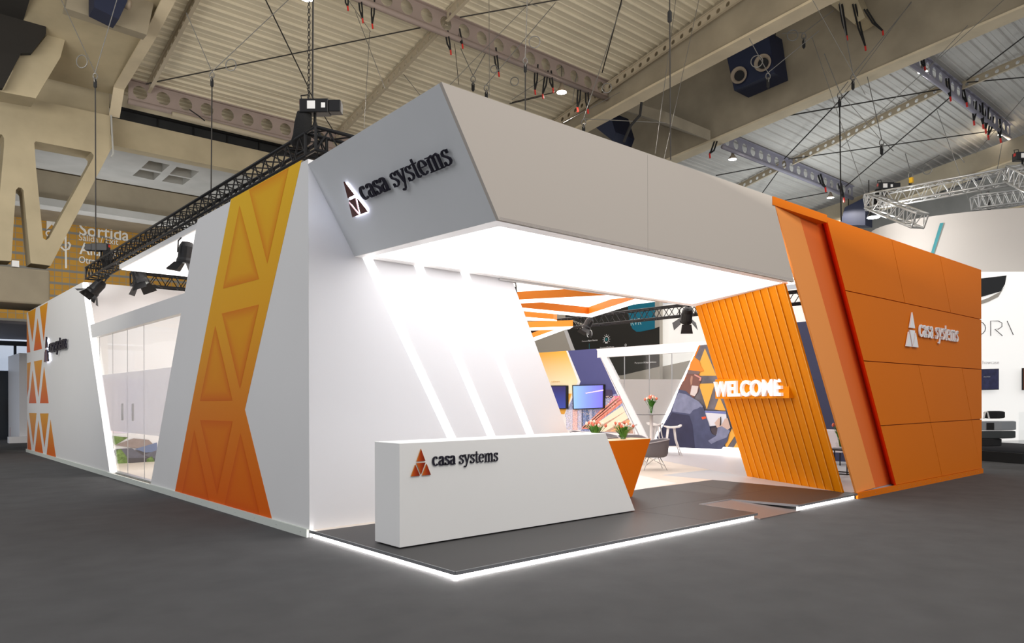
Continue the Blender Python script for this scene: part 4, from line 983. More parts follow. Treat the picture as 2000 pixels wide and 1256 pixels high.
# ---- furniture of the showroom
def shell_chair(label, loc, rz):
    loc = Vector(loc); t = thing('shell_armchair', label, 'chair', loc, None)
    ORG[t.name] = Vector((0, 0, 0))
    mb = MB(); n = 32; vs = []
    def ring(rx, ry, zf):
        for k in range(n):
            a = 2*PI*k/n; c, q = math.cos(a), math.sin(a); e = 2/3.2
            x = math.copysign(abs(c)**e, c)*rx; y = math.copysign(abs(q)**e, q)*ry
            vs.append((x, y, zf(x)))
    rim = lambda x: .565+.10*max(0, min(1, (x+.30)/.6))**1.1
    ring(.10, .10, lambda x: .275); ring(.22, .22, lambda x: .275); ring(.275, .28, lambda x: .30); ring(.30, .305, lambda x: .36)
    ring(.32, .325, lambda x: .36+(rim(x)-.36)*.6); ring(.33, .335, rim)
    fs = [[j*n+k, j*n+(k+1) % n, (j+1)*n+(k+1) % n, (j+1)*n+k] for j in range(5) for k in range(n)]
    fs.append(list(range(n)))
    mb.add(vs, fs); o = mb.build('shell', m_chair, t, smooth=True)
    s_ = o.modifiers.new('solid', 'SOLIDIFY'); s_.thickness = .03
    top_ = [Vector(v) for v in vs[-n:]]
    MB().tube(top_+[top_[0]], .011, 6, caps=False).build('rim_piping', mat('pale_grey_piping', (176, 172, 176), .7), t, smooth=True)
    MB().lathe([(.0, .36), (.2, .38), (.26, .41), (.2, .435), (0, .44)], (0, 0, 0), n=24).build('seat_cushion', m_chair, t, smooth=True)
    for sx, sy in ((1, 1), (1, -1), (-1, 1), (-1, -1)):
        MB().tube([(.12*sx, .12*sy, .28), (.25*sx, .25*sy, 0.0)], .008, 8).build('leg', m_chrome, t, smooth=True)
    mb = MB()
    for sx, sy in ((1, 1), (1, -1)): mb.tube([(.12*sx, .12*sy, .27), (-.2*sx, -.2*sy, .1)], .004, 6); mb.tube([(-.12*sx, -.12*sy, .27), (.2*sx, .2*sy, .1)], .004, 6)
    mb.build('cross_wires', m_chrome, t)
    t.rotation_euler = (0, 0, rz); t.scale = (1.02, 1.02, 1.02)
    return t
q = gz(1276, 917, D)
shell_chair('grey shell armchair with wire legs beside the orange table', q, math.radians(-41))
q = gz(1228, 925, D)
shell_chair('grey shell armchair whose rim shows behind the right tulips', Vector((*gd(1236, 850, 18.0).xy, D)), math.radians(60))
shell_chair('grey shell armchair whose rim shows left of the right tulips', Vector((*gd(1182, 846, 19.5).xy, D)), math.radians(100))
shell_chair('grey shell armchair whose low rim shows beside the inner white wall', Vector((*gd(1138, 843, 20.5).xy, D)), math.radians(120))
# low round tables are hidden; high table with two stools against the glass
tp = gd(1272, 809, 21.2); tp.z = 0
t = thing('high_table', 'high round table with a thin top in front of the frosted glass', 'table', (tp.x, tp.y, D))
MB().lathe([(.42, 1.2), (.42, 1.215)], (tp.x, tp.y, 0), n=32).build('table_top', mat('smoked_top', (90, 88, 92), .2), t)
MB().lathe([(.3, D), (.3, D+.02), (.05, D+.04), (.05, 1.2)], (tp.x, tp.y, 0), n=24).build('pedestal', m_stool, t, smooth=False)
tulip_vase('coral and white tulips in a round glass vase on the high table', (tp.x, tp.y, 1.216), 1.0, 9, .17, 15)
def stool(label, loc, rz):
    t = thing('bar_stool', label, 'stool', loc); ORG[t.name] = Vector((0, 0, 0))
    mb = MB(); pr = [(-.2, .84, .05), (-.08, .8, .12), (.06, .8, .16), (.2, .82, .18), (.27, .86, .16)]
    lo = [(x, -w_, z) for x, z, w_ in pr]+[(x, w_, z) for x, z, w_ in pr[::-1]]
    mb.prism(lo, (0, 0, -.04)); mb.build('seat', m_stool, t)
    for sx, sy in ((-1, -1), (-1, 1), (1, -1), (1, 1)):
        MB().tube([(.08*sx, .06*sy, .79), (.12*sx, .1*sy, .45), (.26*sx, .2*sy, 0)], [.03, .018, .016], 8).build('leg', m_stool, t, smooth=True)
    mb = MB(); mb.tube([(-.19, -.15, .25), (-.19, .15, .25), (.19, .15, .25), (.19, -.15, .25), (-.19, -.15, .25)], .012, 6); mb.build('footrest', m_stool, t)
    t.location = loc; t.rotation_euler = (0, 0, rz)
a = gz(1311, 890, D); stool('white sculpted bar stool in front of the worker mural', a, math.radians(-45))
a = gz(1231, 884, D); stool('white sculpted bar stool left of the high table post', a, math.radians(130))
a = gz(1283, 880, D); stool('white sculpted bar stool right behind the high table post', a, math.radians(100))
# corner lounge seen between slats and pylon
t = thing('navy_partition', 'navy partition wall seen between the slatted screen and the pylon', 'stand wall', (14.2, 3, 0))
a = gy(1550, 625, 4.2)
a = gx(1480, 700, 14.2); b_ = gx(1660, 700, 14.2); MB().box((14.2, b_.y, D), (14.3, a.y, gx(1560, 629, 14.2).z)).build('navy_panel', m_navy_print, t)
lt = gz(1642, 925, D)
t = thing('side_table', 'black wire-frame side table between screen and pylon', 'table', lt)
mb = MB(); s = .24; zz = .5
for sx in (-s, s):
    for sy in (-s, s): mb.tube([lt+Vector((sx, sy, 0)), lt+Vector((sx, sy, zz))], .013, 6)
for z_ in (.013, zz): 
    c4 = [lt+Vector((sx, sy, z_)) for sx, sy in ((-s, -s), (s, -s), (s, s), (-s, s), (-s, -s))]; mb.tube(c4, .013, 6)
mb.build('wire_frame', m_blackm, t)
MB().box(lt+Vector((-s, -s, zz)), lt+Vector((s, s, zz+.02))).build('table_top', mat('dark_stone_top', (70, 72, 76), .3), t)
tulip_vase('pink tulips in a glass vase on the black side table', lt+Vector((0, 0, zz+.021)), 1.0, 21, .16, 9)
q = gz(1628, 908, D); t = thing('white_armchair', 'pale armchair back peeking beside the slatted screen', 'chair', q)
MB().box(q+Vector((-.1, -.25, .32)), q+Vector((.35, .35, .44))).build('seat', mat('pale_fabric', (214, 212, 216), .8), t, bevel=.03)
MB().box(q+Vector((-.14, -.27, .3)), q+Vector((-.04, .37, .84))).build('backrest', MATS['pale_fabric'], t, bevel=.03)
mb = MB()
for sx, sy in ((-.1, -.2), (-.1, .3), (.3, -.2), (.3, .3)): MB().tube([q+Vector((sx, sy, 0)), q+Vector((sx, sy, .32))], .015, 6).build('leg', m_blackm, t)

# ---- zigzag ceiling beams
def zig(label, near, z=3.5, h=.15, wd=None, far=None):
    N = [gz(a, b_, z) for a, b_ in near]; Fp = [gz(a, b_, z) for a, b_ in far]
    t = thing('zigzag_ceiling_beam', label, 'ceiling beam', sum(N, Vector())/len(N))
    poly = N+Fp[::-1]
    MB().prism([p+Vector((0, 0, .012)) for p in poly], (0, 0, h)).build('beam_body', mat('bright_orange_beam', (250, 142, 30), .5), t)
    MB().prism(poly, (0, 0, .012)).build('light_underside', m_led_glow, t)
zig('topmost orange beam with lit underside below the canopy edge', [(985, 588), (1195, 577.5), (1300, 569)], far=[(985, 594), (1195, 584), (1300, 574)])
zig('second orange beam, the one bent upward in a V with lit underside', [(985, 598.5), (1018, 602), (1149, 614.5), (1245, 583.5), (1330, 556)], far=[(985, 604), (1020, 607.5), (1155, 620), (1262, 587), (1340, 562)])
zig('third orange beam, short and square ended', [(985, 616), (1025, 620), (1081, 624.5)], far=[(985, 622), (1027, 626), (1088, 627)], z=3.55)
zig('fourth orange beam, square ended and tilted up', [(985, 643), (1034, 641), (1119, 638.5)], far=[(985, 649), (1037, 645.5), (1112, 643)], z=3.5, h=.16)
zig('lowest orange beam slanting up to the right', [(985, 683), (1042, 660), (1090, 643)], far=[(985, 690), (1044, 666), (1112, 641)], z=3.5, h=.15)

# ================================================================= BLACK TRUSSES AND RIG
truss('box_truss', 'long black box truss running above the left white wall', (.4, 3.5, 4.8), (.4, 16.0, 4.78), .29, 34, m_black)
truss('box_truss', 'black box truss turning in behind the canopy corner', (.25, 3.36, 4.8), (7.5, 3.36, 4.8), .29, 20, m_black)
truss('box_truss', 'black box truss crossing low behind the left truss end', gy(258, 556, 14.3), gy(258, 556, 14.3)+Vector((9, 0, 0)), .3, 24, m_black)
truss('box_truss', 'black box truss behind the zigzag beams toward the teal panel', (12.6, 2.2, 3.9), (12.6, 15, 3.9), .29, 30, m_black)
def fresnel():
    t = thing('stage_spotlight', 'x', 'stage light', (0, 0, 0))
    hs = MB().lathe([(.02, -.2), (.08, -.19), (.115, -.12), (.12, .06), (.135, .1), (.135, .14), (.12, .145)], (0, 0, -.28), (0, 0, -1), n=20).build('lamp_housing', m_black, t, smooth=False)
    MB().lathe([(.11, 0), (.11, .005)], (0, 0, -.42), (0, 0, -1), n=20).build('lens', mat('lamp_lens', (240, 240, 235), .2, emit=.6), hs)
    MB().tube([(-.16, 0, -.28), (-.17, 0, -.1), (-.1, 0, -.02), (.1, 0, -.02), (.17, 0, -.1), (.16, 0, -.28)], .012, 6).build('yoke', m_black, t)
    MB().box((-.025, -.03, -.03), (.025, .03, .08)).build('clamp', m_black, t)
    for a in range(4):
        d = Vector((math.cos(a*PI/2), math.sin(a*PI/2), 0)); s_ = Vector((-d.y, d.x, 0)); o = d*.12+Vector((0, 0, -.42)); e = d*.25+Vector((0, 0, -.56))
        MB().prism([o-s_*.1, o+s_*.1, e+s_*.13, e-s_*.13], d*.004).build('barn_door', m_black, hs)
    return t
proto = fresnel(); used = [False]
def spot(label, loc, rx, rz, s=1.0):
    o = proto if not used[0] else copy_tree(proto); used[0] = True
    o.location = loc; o.rotation_euler = (rx, 0, rz); o.scale = (s, s, s); o['label'] = label
    return o
spot('black stage spotlight with barn doors under the left end of the long truss', gx(207, 545, .4)+Vector((0, 0, .02)), .7, 1.2, 1.15)
spot('black stage spotlight with open barn doors hanging in front of the white ceiling', gd(262, 512, 17), .35, -2.2, 1.25)
spot('black stage spotlight beside the slanted edge of the near white wall', gx(367, 462, .45), .15, .4, 1.15)
spot('black stage spotlight tucked under the canopy beside the white inner wall', gd(1003, 549, 11.4), .3, .4, .9)
spot('black stage spotlight with barn doors left of the orange slats', gd(1345, 596, 17), .75, -.75, 1.1)
spot('small black spotlight hanging under the V bend of the orange beam', gd(1157, 617, 19), .5, 1.0, .9)
def chain(mb, a, b, pitch=.05):
    a = Vector(a); b = Vector(b); n = max(2, int((b-a).length/pitch)); n = min(n, 260)
    for i in range(n):
        c = a.lerp(b, (i+.5)/n); mb.torus(c, (1, 0, 0) if i % 2 else (0, 1, 0), pitch*.36, .006, 8, 4, squash=1.5)
def hoist(label, loc, rz, s, top, bag=True, name='chain_hoist'):
    loc = Vector(loc); t = thing(name, label, 'chain hoist', loc); ORG[t.name] = Vector((0, 0, 0))
    mo = MB().box((-.16, -.13, .55), (.42, .13, .83)).build('motor_body', m_black, t, bevel=.02)
    MB().box((.42, -.11, .57), (.66, .11, .81)).build('motor_end_cap', m_black, t, bevel=.015)
    MB().box((.0, -.135, .62), (.16, -.131, .78)).build('rating_label', m_white, mo); MB().box((.28, -.135, .64), (.36, -.131, .74)).build('rating_label', m_white, mo)
    MB().box((-.165, -.1, .7), (-.161, .03, .8)).build('red_label', m_red, mo)
    MB().tube([(-.14, 0, .83), (-.16, 0, .93), (-.02, 0, .95), (0, 0, .83)], .015, 6).build('carry_handle', m_black, mo)
    if bag:
        b_ = MB(); 
        rings = [(.12, .58, -.10), (.14, .4, -.12), (.15, .15, -.14), (.16, -.02, -.18), (.1, -.1, -.2)]
        vs = []; n_ = 14
        for r_, z_, x_ in rings:
            for k in range(n_): a_ = 2*PI*k/n_; vs.append((x_+r_*1.25*math.cos(a_)*(1+.06*math.sin(3*a_)), r_*.9*math.sin(a_), z_+.02*math.sin(2*a_)))
        fs = [[j*n_+k, j*n_+(k+1) % n_, (j+1)*n_+(k+1) % n_, (j+1)*n_+k] for j in range(4) for k in range(n_)]+[[4*n_+k for k in range(n_)], list(range(n_))]
        b_.add(vs, fs); b_.build('chain_bag', m_cloth, t, smooth=True)
    MB().tube([(.12, 0, .56), (.12, 0, .4), (.26, 0, .02)], .03, 8).build('hook_strap', m_strap, t)
    MB().tube([(.12, 0, .56), (.12, 0, .4), (-.02, 0, .02)], .03, 8).build('hook_strap', m_strap, t)
    t.rotation_euler = (0, 0, rz); t.scale = (s, s, s)
    if top is not None:
        q = loc+Vector((0, 0, .85*s)); mb = MB(); chain(mb, q, top)
        tag(mb.build('load_chain', m_darkwire), 'dark load chain rising to the roof from the main black hoist', 'chain')
        mb = MB(); mb.tube([q+Vector((.08*s, 0, 0)), Vector(top)+Vector((.1, 0, 0))], .012, 5); tag(mb.build('hoist_cable', m_darkwire), 'thin cable beside the load chain of the main black hoist', 'cable')
hp = Vector((.42, 3.75, 5.08)); 
hoist('black chain hoist with cloth bag on the truss above the canopy corner', hp, math.radians(-42), .66, hp+Vector((.05, 0, 11.0)))
q = gx(204, 520, .4); hoist('black chain hoist with red label at the far end of the long truss', q, math.radians(140), .66, None)

# ---- neighbouring stands
# right: white display stand, black plinth, machine, screens, hanging ring sign
A0 = gz(1905, 899, 0); A1 = gz(1996, 906.5, 0)
d_ = (A1-A0).normalized(); bk = Vector((-d_.y, d_.x, 0)); bk = bk if bk.dot(FW) > 0 else -bk
t = thing('display_plinth', 'black stepped display plinth at the right edge behind the orange wall', 'plinth', (A0+A1)/2)
MB().prism([A0, A1, A1+bk*6+d_*2.0, A0+bk*6], (0, 0, .26)).build('lower_step', m_blackm, t)
q0, q1 = A0+bk*.2+Vector((0, 0, .26)), A1+bk*.2-d_*.02+Vector((0, 0, .26)); MB().prism([q0, q1, q1+bk*5+d_*1.6, q0+bk*5], (0, 0, .24)).build('upper_step', mat('gloss_black', (20, 22, 30), .15), t)
mac = gd(1930, 868, 18.4); mac.z = .5
t = thing('display_machine', 'grey and black machine model on the display plinth at the right edge', 'machine', mac)
def mbx(a0, b0, a1, b1, nm, m_, dd=.5, bev=.02):
    p = gd(a0, b0, 18.2); p2 = gd(a1, b1, 18.2)
    o = gd(a0, b1, 18.2); MB().obox(o, (p2-p).project(RT) , bk*dd, (0, 0, p.z-p2.z)).build(nm, m_, t, bevel=bev)
mbx(1900, 823, 1957, 841, 'grey_upper_case', mat('grey_machine_case', (150, 154, 158), .35)); mbx(1900, 842, 1956, 857, 'dark_lower_case', mat('dark_machine_case', (58, 62, 62), .4))
mbx(1930, 826, 1942, 840, 'black_hatch', m_blackm, -.05, .0); mbx(1920, 803, 1947, 818, 'black_head_unit', m_blackm, .3, .03); mbx(1910, 857, 1940, 872, 'foot', m_blackm, .3, .02)
MB().tube([gd(1921, 818, 18.1), gd(1924, 806, 18.1), gd(1928, 803, 18.1), gd(1932, 818, 18.1)], .02, 6).build('white_handle', m_white, t)
# white stand wall
oW = gd(1960, 700, 22.5)
t = thing('neighbour_stand_wall', 'bright white neighbouring stand wall with thin grey lettering at right edge', 'stand wall', (oW.x, oW.y, 0))
a = gd(1860, 540, 22.5); b_ = gd(2140, 540, 22.5); a.z = b_.z = .3
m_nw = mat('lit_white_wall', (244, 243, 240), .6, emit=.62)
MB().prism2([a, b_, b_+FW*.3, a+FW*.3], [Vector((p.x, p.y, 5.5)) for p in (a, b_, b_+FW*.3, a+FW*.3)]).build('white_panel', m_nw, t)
frw = Frame(gd(1903, 656, 22.45), RT, (0, 0, 1), -FW)
mg = mat('thin_grey_letter', (96, 92, 92), .5)
def thin(pts, r=.012): return MB().tube([gd(a, b_, 22.44) for a, b_ in pts], r, 5)
thin([(1905, 626)]+[(1905+20*math.cos(math.radians(x)), 641+15*math.sin(math.radians(x))) for x in range(-80, 90, 20)]+[(1905, 656)]).build('lettering', mg, t)
thin([(1935, 656), (1935, 627), (1950, 627), (1957, 631), (1957, 638), (1950, 643), (1943, 643), (1958, 656)]).build('lettering', mg, t)
thin([(1967, 627), (1979, 654)]).build('lettering', mg, t)
text('lettering', 'howcase', Frame(gd(1919, 711, 22.44), RT, (0, 0, 1), -FW), .5, .1, .002, mat('faint_grey_letter', (205, 203, 203), .6), t)
text('lettering', 'S', Frame(gd(1911, 711, 22.44), RT, (0, 0, 1), -FW), .09, .12, .002, MATS['faint_grey_letter'], t)
MB().prism([gd(a, b_, 22.42) for a, b_ in ((1880, 548), (1966, 538), (1963, 555), (1955, 569), (1900, 585), (1880, 590))], FW*.01).build('black_wave_print', mat('starry_black_print', (28, 30, 32), .5), t)
MB().prism([gd(a, b_, 22.43) for a, b_ in ((1880, 600), (1930, 582), (1955, 569), (1962, 560), (1950, 580), (1930, 590), (1880, 606))], FW*.01).build('grey_wave_print', m_tanwall, t)
def dscreen(label, pts, col, d=22.3):
    P = [gd(a, b_, d) for a, b_ in pts]; c = sum(P, Vector())/4
    t = thing('wall_screen', label, 'screen', c)
    bz = MB().prism(P, FW*.06).build('bezel', m_blackm, t); MB().prism([c+(p-c)*.95-FW*.004 for p in P], FW*.003).build('display', col, bz)
    return t
tt = dscreen('small dark blue city screen on the white wall right of the orange wall', [(1912, 721), (1951, 720), (1951, 761), (1912, 762)], mat('night_city_screen', (34, 36, 66), .3, emit=.5, noise=.7, nscale=9))
text('lettering', 'SOLUTIONS', Frame(gd(1921, 737, 22.285), RT, (0, 0, 1), -FW), .2, .03, .002, m_letter_w, tt)
dscreen('brown screen cut by the right edge of the photo', [(1998, 719), (2040, 719), (2040, 762), (1998, 762)], mat('brown_screen', (110, 50, 20), .3, emit=.5))
t = thing('glass_case', 'tall clear glass pane standing on the plinth at right edge', 'glass', gd(1992, 870, 18)); MB().prism([gd(a, b_, 17.9) for a, b_ in ((1990, 805), (2060, 800), (2060, 873), (1990, 872))], FW*.01).build('glass_pane', m_glass, t)
# hanging ring sign
t = thing('hanging_ring_sign', 'white curved fabric sign hanging over the neighbouring stand with a teal slash', 'hanging sign', gd(1900, 480, 24))
cen = gd(2010, 470, 27.0); R1 = 5.6
mb = MB(); vs = []; NN = 60
for i in range(NN+1):
    a = 2*PI*i/NN
    dx = RT*math.cos(a)*R1*1.0+FW*math.sin(a)*3.2
    vs.append((cen+dx))
zlo, zhi = 5.63, 7.86
lo = [Vector((v.x, v.y, zlo)) for v in vs]; hi = [Vector((v.x, v.y, zhi)) for v in vs]
mb.add(lo+hi, [[i, i+1, NN+2+i, NN+1+i] for i in range(NN)]); mb.build('fabric_ring', mat('ring_fabric', (206, 200, 194), .85, spec=.1), t, smooth=True)
def ringpt(px, py):
    r = ray(px, py); o = CAM-cen; a_ = (r.dot(RT)/R1)**2+(r.dot(FW)/3.2)**2; b2 = 2*(r.dot(RT)*o.dot(RT)/R1**2+r.dot(FW)*o.dot(FW)/3.2**2); c_ = (o.dot(RT)/R1)**2+(o.dot(FW)/3.2)**2-1
    k = (-b2-math.sqrt(max(0, b2*b2-4*a_*c_)))/(2*a_); return CAM+r*(k*.998)
MB().prism([ringpt(a, b_) for a, b_ in ((1836, 436), (1843, 435), (1816, 520), (1812, 515))], FW*.004).build('teal_slash', m_teal2, t)
for px in (1690,): pass
truss('box_truss', 'silver box truss high above the neighbouring stand', gd(1722, 402, 24), gd(1972, 359, 22), .42, 9, m_steel, r=.035, rb=.015)
truss('box_truss', 'short silver box truss lit from below, pointing down at the ring sign', gd(1700, 407, 24), gd(1792, 445, 22), .42, 6, m_steel, r=.035, rb=.015)
truss('box_truss', 'silver box truss section at the left corner of the silver rig', gd(1692, 408, 24.2), gd(1728, 400, 24), .42, 3, m_steel, r=.035, rb=.015)
truss('box_truss', 'far silver truss showing behind the ring sign at right edge', gd(1905, 408, 30), gd(2040, 392, 30), .5, 9, m_steel, r=.035, rb=.015)
truss('box_truss', 'silver truss end crossing the right edge of the photo', gd(1976, 352, 22), gd(2040, 385, 20), .42, 6, m_steel, r=.035, rb=.015)
hoist('black chain hoist standing on the left corner of the silver truss', gd(1722, 400, 24.1), math.radians(-45), .85, None)
hoist('black chain hoist above the silver truss at the right edge', gd(1990, 345, 22), math.radians(-45), .85, None, bag=False)
t = thing('flood_lamp', 'glaring white flood lamp under the left corner of the silver truss', 'lamp', gd(1706, 424, 24))
p = gd(1706, 424, 24)
MB().lathe([(.05, .25), (.16, .1), (.2, 0)], p, n=16).build('lamp_housing', m_black, t); MB().lathe([(.19, -.02), (.19, -.015)], p, n=16).build('lens', mat('flood_lens', (255, 255, 255), emit=40, ecol=(250, 252, 255)), t)
l = bpy.data.lights.new('flood_light', 'POINT'); l.energy = 260; l.shadow_soft_size = .15; o = bpy.data.objects.new('flood_light', l); C.objects.link(o); o.location = p+Vector((.0, -.1, -.2))
# middle: charcoal stand seen over and through the glass
XN = 18.2
def N(pts, x=XN): return [gx(a, b_, x) for a, b_ in pts]
t = thing('charcoal_stand_wall', 'tall charcoal curved-print stand wall with icons behind the showroom', 'stand wall', (XN, 12, 0))
off2 = [XN]
def nl(name, m_, pts, st=.004, ox=0, oy=0, s=1):
    off2[0] -= st; return MB().prism(N(scaled(pts, ox, oy, s), off2[0]), (.003, 0, 0)).build(name, m_, t)
MB().prism(N([(900, 560), (1288, 560), (1288, 900), (900, 940)], XN+.0), (.2, 0, 0)).build('board', m_tanwall, t)
nl('charcoal_print', m_blackwall, [(1100, 560), (1288, 560), (1288, 716), (1240, 727), (1215, 733), (1200, 734), (1160, 730), (1125, 692), (1113, 665), (1106, 640)])
nl('white_curve_print', m_white2, [(1101, 645), (1108, 645), (1122, 682), (1135, 700), (1128, 700), (1114, 682)])
nl('cream_strip', m_tanwall, [(1279, 560), (1288, 560), (1288, 638), (1279, 641)])
nl('teal_panel', m_teal, [(1226, 590), (1279, 590), (1279, 642), (1250, 648), (1243, 648), (1235, 642), (1230, 630), (1227, 612)])
P = gx(1231, 636, off2[0]-.002)
text('lettering', 'RVR', Frame(gx(1232, 636, off2[0]-.002), (0, -1, 0), (0, 0, 1), (-1, 0, 0)), .52, .25, .002, mat('pale_teal_letter', (190, 226, 232), .5), t)
text('lettering', 'Focused', Frame(gx(1137, 668, off2[0]-.002), (0, -1, 0), (0, 0, 1), (-1, 0, 0)), .38, .055, .002, m_letter_w, t)
text('lettering', 'Open Source', Frame(gx(1148.5, 667, off2[0]-.002), (0, -1, 0), (0, 0, 1), (-1, 0, 0)), .52, .06, .002, m_letter_w, t, .02)
text('lettering', 'Innovation', Frame(gx(1172, 680.5, off2[0]-.002), (0, -1, 0), (0, 0, 1), (-1, 0, 0)), .42, .055, .002, m_letter_w, t)
text('lettering', 'Platform', Frame(gx(1185, 679.5, off2[0]-.002), (0, -1, 0), (0, 0, 1), (-1, 0, 0)), .38, .055, .002, m_letter_w, t, .015)
text('lettering', 'Purpose-Built', Frame(gx(1240, 710.5, off2[0]-.002), (0, -1, 0), (0, 0, 1), (-1, 0, 0)), .62, .06, .002, m_letter_w, t)
text('lettering', 'Capabilities', Frame(gx(1259, 709.5, off2[0]-.002), (0, -1, 0), (0, 0, 1), (-1, 0, 0)), .55, .06, .002, m_letter_w, t, .015)
c = gx(1151.5, 652, off2[0]-.01); mb = MB()
mb.tube([c+Vector((0, -.14*math.sin(math.radians(a)), .16*math.cos(math.radians(a)))) for a in range(-150, 151, 20)], .018, 6)
mb.tube([c+Vector((0, -.07*math.sin(math.radians(a)), .08*math.cos(math.radians(a)))) for a in range(-120, 121, 24)], .016, 6); mb.build('open_ring_icon', m_letter_w, t)
c = gx(1184.5, 663, off2[0]-.01); mb = MB(); mb.torus(c, (1, 0, 0), .12, .014); mb.tube([c+Vector((0, .05, -.14)), c+Vector((0, -.05, -.14))], .03, 6)
for a in range(-120, 121, 30): 
    d = Vector((0, math.sin(math.radians(a)), math.cos(math.radians(a)))); mb.tube([c+d*.16, c+d*.2], .01, 5)
mb.build('bulb_icon', m_letter_w, t); MB().lathe([(.06, 0), (.06, .01)], c, (-1, 0, 0)).build('bulb_core', m_teal2, t)
c = gx(1222, 674, off2[0]-.01); MB().torus(c, (1, 0, 0), .04, .01, 16).build('ring_icon', m_letter_w, t)
mb = MB(); mb.tube([gx(1151, 671, off2[0]-.01), gx(1151, 684, off2[0]-.01)], .012, 5); mb.build('teal_line', m_teal2, t)
mb = MB()
for k in range(5):
    mb.tube([gx(1150-k*5.5-18+18*math.cos(a/10*PI/2*1.0), 632-k*2-0+ -18*math.sin(a/10*PI/2)+18, off2[0]-.01) for a in range(0, 9)], .02, 5)
mb.build('concentric_arc_print', m_tanwall, t)
# white neighbour wall right of it
t = thing('neighbour_fabric_wall', 'bright white fabric wall behind the showroom header, right of the charcoal wall', 'stand wall', (19, 8, 0))
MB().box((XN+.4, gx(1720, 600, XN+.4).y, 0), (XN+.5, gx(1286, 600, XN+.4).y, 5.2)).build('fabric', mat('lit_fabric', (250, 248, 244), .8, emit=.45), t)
MB().prism(N([(1288, 717), (1375, 698), (1375, 880), (1288, 880)], XN+.38), (.01, 0, 0)).build('greige_print', m_tanwall, t)

# ================================================================= ROOF LAMPS
lampn = 0
def highbay(label, px, py, y=None, d=None, hang=.9, power=260):
    p = gy(px, py, y) if y is not None else gd(px, py, d)
    t = thing('high_bay_lamp', label, 'lamp', p)
    lh = MB().lathe([(.05, .35), (.09, .2), (.2, .05), (.21, 0.0)], p, n=20).build('lamp_housing', m_nozzle, t, smooth=True)
    MB().lathe([(.19, -.015), (.19, -.01)], p, n=20).build('lens', mat('bay_lens', (255, 250, 238), emit=60, ecol=(255, 246, 232)), lh)
    MB().tube([p+Vector((0, 0, .35)), p+Vector((0, 0, .35+hang))], .012, 5).build('hanger_rod', m_darkwire, t)
    l = bpy.data.lights.new('bay_light', 'SPOT'); l.energy = power*4; l.spot_size = math.radians(150); l.shadow_soft_size = .2; l.color = (1, .93, .84)
    o = bpy.data.objects.new('bay_light', l); C.objects.link(o); o.location = p+Vector((0, 0, -.06))
highbay('glaring bay lamp below the middle holed beam near the upper concrete girder', 1097, 180, y=15)
highbay('glaring bay lamp at the start of the bluish beam, above the fascia', 1431, 311, y=15.2)
highbay('glaring bay lamp just above the orange pylon top', 1622, 386, y=15.6)
highbay('glaring bay lamp at top right under the sling-hung beam', 1802, 140, y=7)
highbay('glaring bay lamp near the right edge above the silver truss', 1957, 262, y=7.2)
highbay('glaring bay lamp cut by the top edge above the hoist', 600, -4, y=15)
# jet nozzle ducts
def duct(label, pts, x, nz, th=1.2):
    P = [gx(a, b_, x) for a, b_ in pts]; t = thing('jet_nozzle_duct', label, 'air duct', sum(P, Vector())/4)
    db = MB().prism(P, (th, 0, 0)).build('duct_box', m_navy, t)
    for q_ in (P[0], P[1]): MB().tube([q_+Vector((th*.5, 0, -.2)), q_+Vector((th*.5, 0, 3.2))], .03, 6).build('hanger_rod', m_darkwire, t)
    for a, b_, r_ in nz:
        c = gx(a, b_, x-.02); ax = Vector((-1, -.25, -.15)).normalized()
        MB().lathe([(r_*.8, -.1), (r_, .1), (r_*1.02, .16), (r_*.93, .18), (r_*.66, .05), (r_*.6, .02)], c, ax, n=28).build('nozzle', m_nozzle, db, smooth=True)
        MB().lathe([(r_*.62, 0), (r_*.62, .055)], c, ax, n=20).build('nozzle_mouth', m_blackm, db)
duct('navy air duct with two round jet nozzles between the concrete girders', [(1417, 100), (1500, 60), (1512, 142), (1434, 177)], 25.5, ((1444.5, 148, .36), (1491, 124, .36)))
P = [gy(a, b_, 17.3) for a, b_ in ((184, -20), (184, 14), (232, 38), (249, 2), (249, -20))]
t = thing('jet_nozzle_duct', 'navy air duct peeking from the top edge inside the left concrete trough', 'air duct', sum(P, Vector())/5)
db = MB().prism(P, (0, .65, 0)).build('duct_box', m_navy, t); MB().lathe([(.13, -.1), (.15, .06), (.1, .1)], gy(249, 8, 17.5), (1, -.3, -.2), n=20).build('nozzle', m_nozzle, db, smooth=True)
duct('dark navy duct in the shadow behind the fascia, under the upper girder', [(1150, 238), (1190, 218), (1202, 258), (1196, 275)], 24.5, (), 1.5)
duct('dark navy duct low on the last girders behind the silver truss', [(1838, 350), (1905, 326), (1908, 345), (1840, 357)], 45.5, (), 1)
duct('dark navy duct right above the orange wall top', [(1650, 405), (1690, 385), (1690, 440), (1640, 440)], 42, (), 1)
tag(MB().obox(gx(1208, 212, 23), gx(1300, 240, 23)-gx(1208, 212, 23), (3.5, 0, 0), (0, 0, .5)).build('girder_cross_beam', m_conc), 'concrete cross beam in the gap behind the fascia', 'cross beam')
t_ = tag(MB().tube([gd(1253, 200, 24), gd(1250, 225, 24), gd(1232, 245, 24), gd(1218, 278, 24)], .045, 6).build('cable_bundle', m_strap), 'thick black cable bundle hanging behind the fascia', 'cable')
tag(MB().prism([gx(1600, -10, 26), gx(1668, -16, 26), gx(1690, 34, 26), gx(1668, 47, 26)], (.9, 0, 0)).build('girder_corbel', m_conc_warm), 'pale concrete corbel wrapped with black straps at top right', 'corbel')

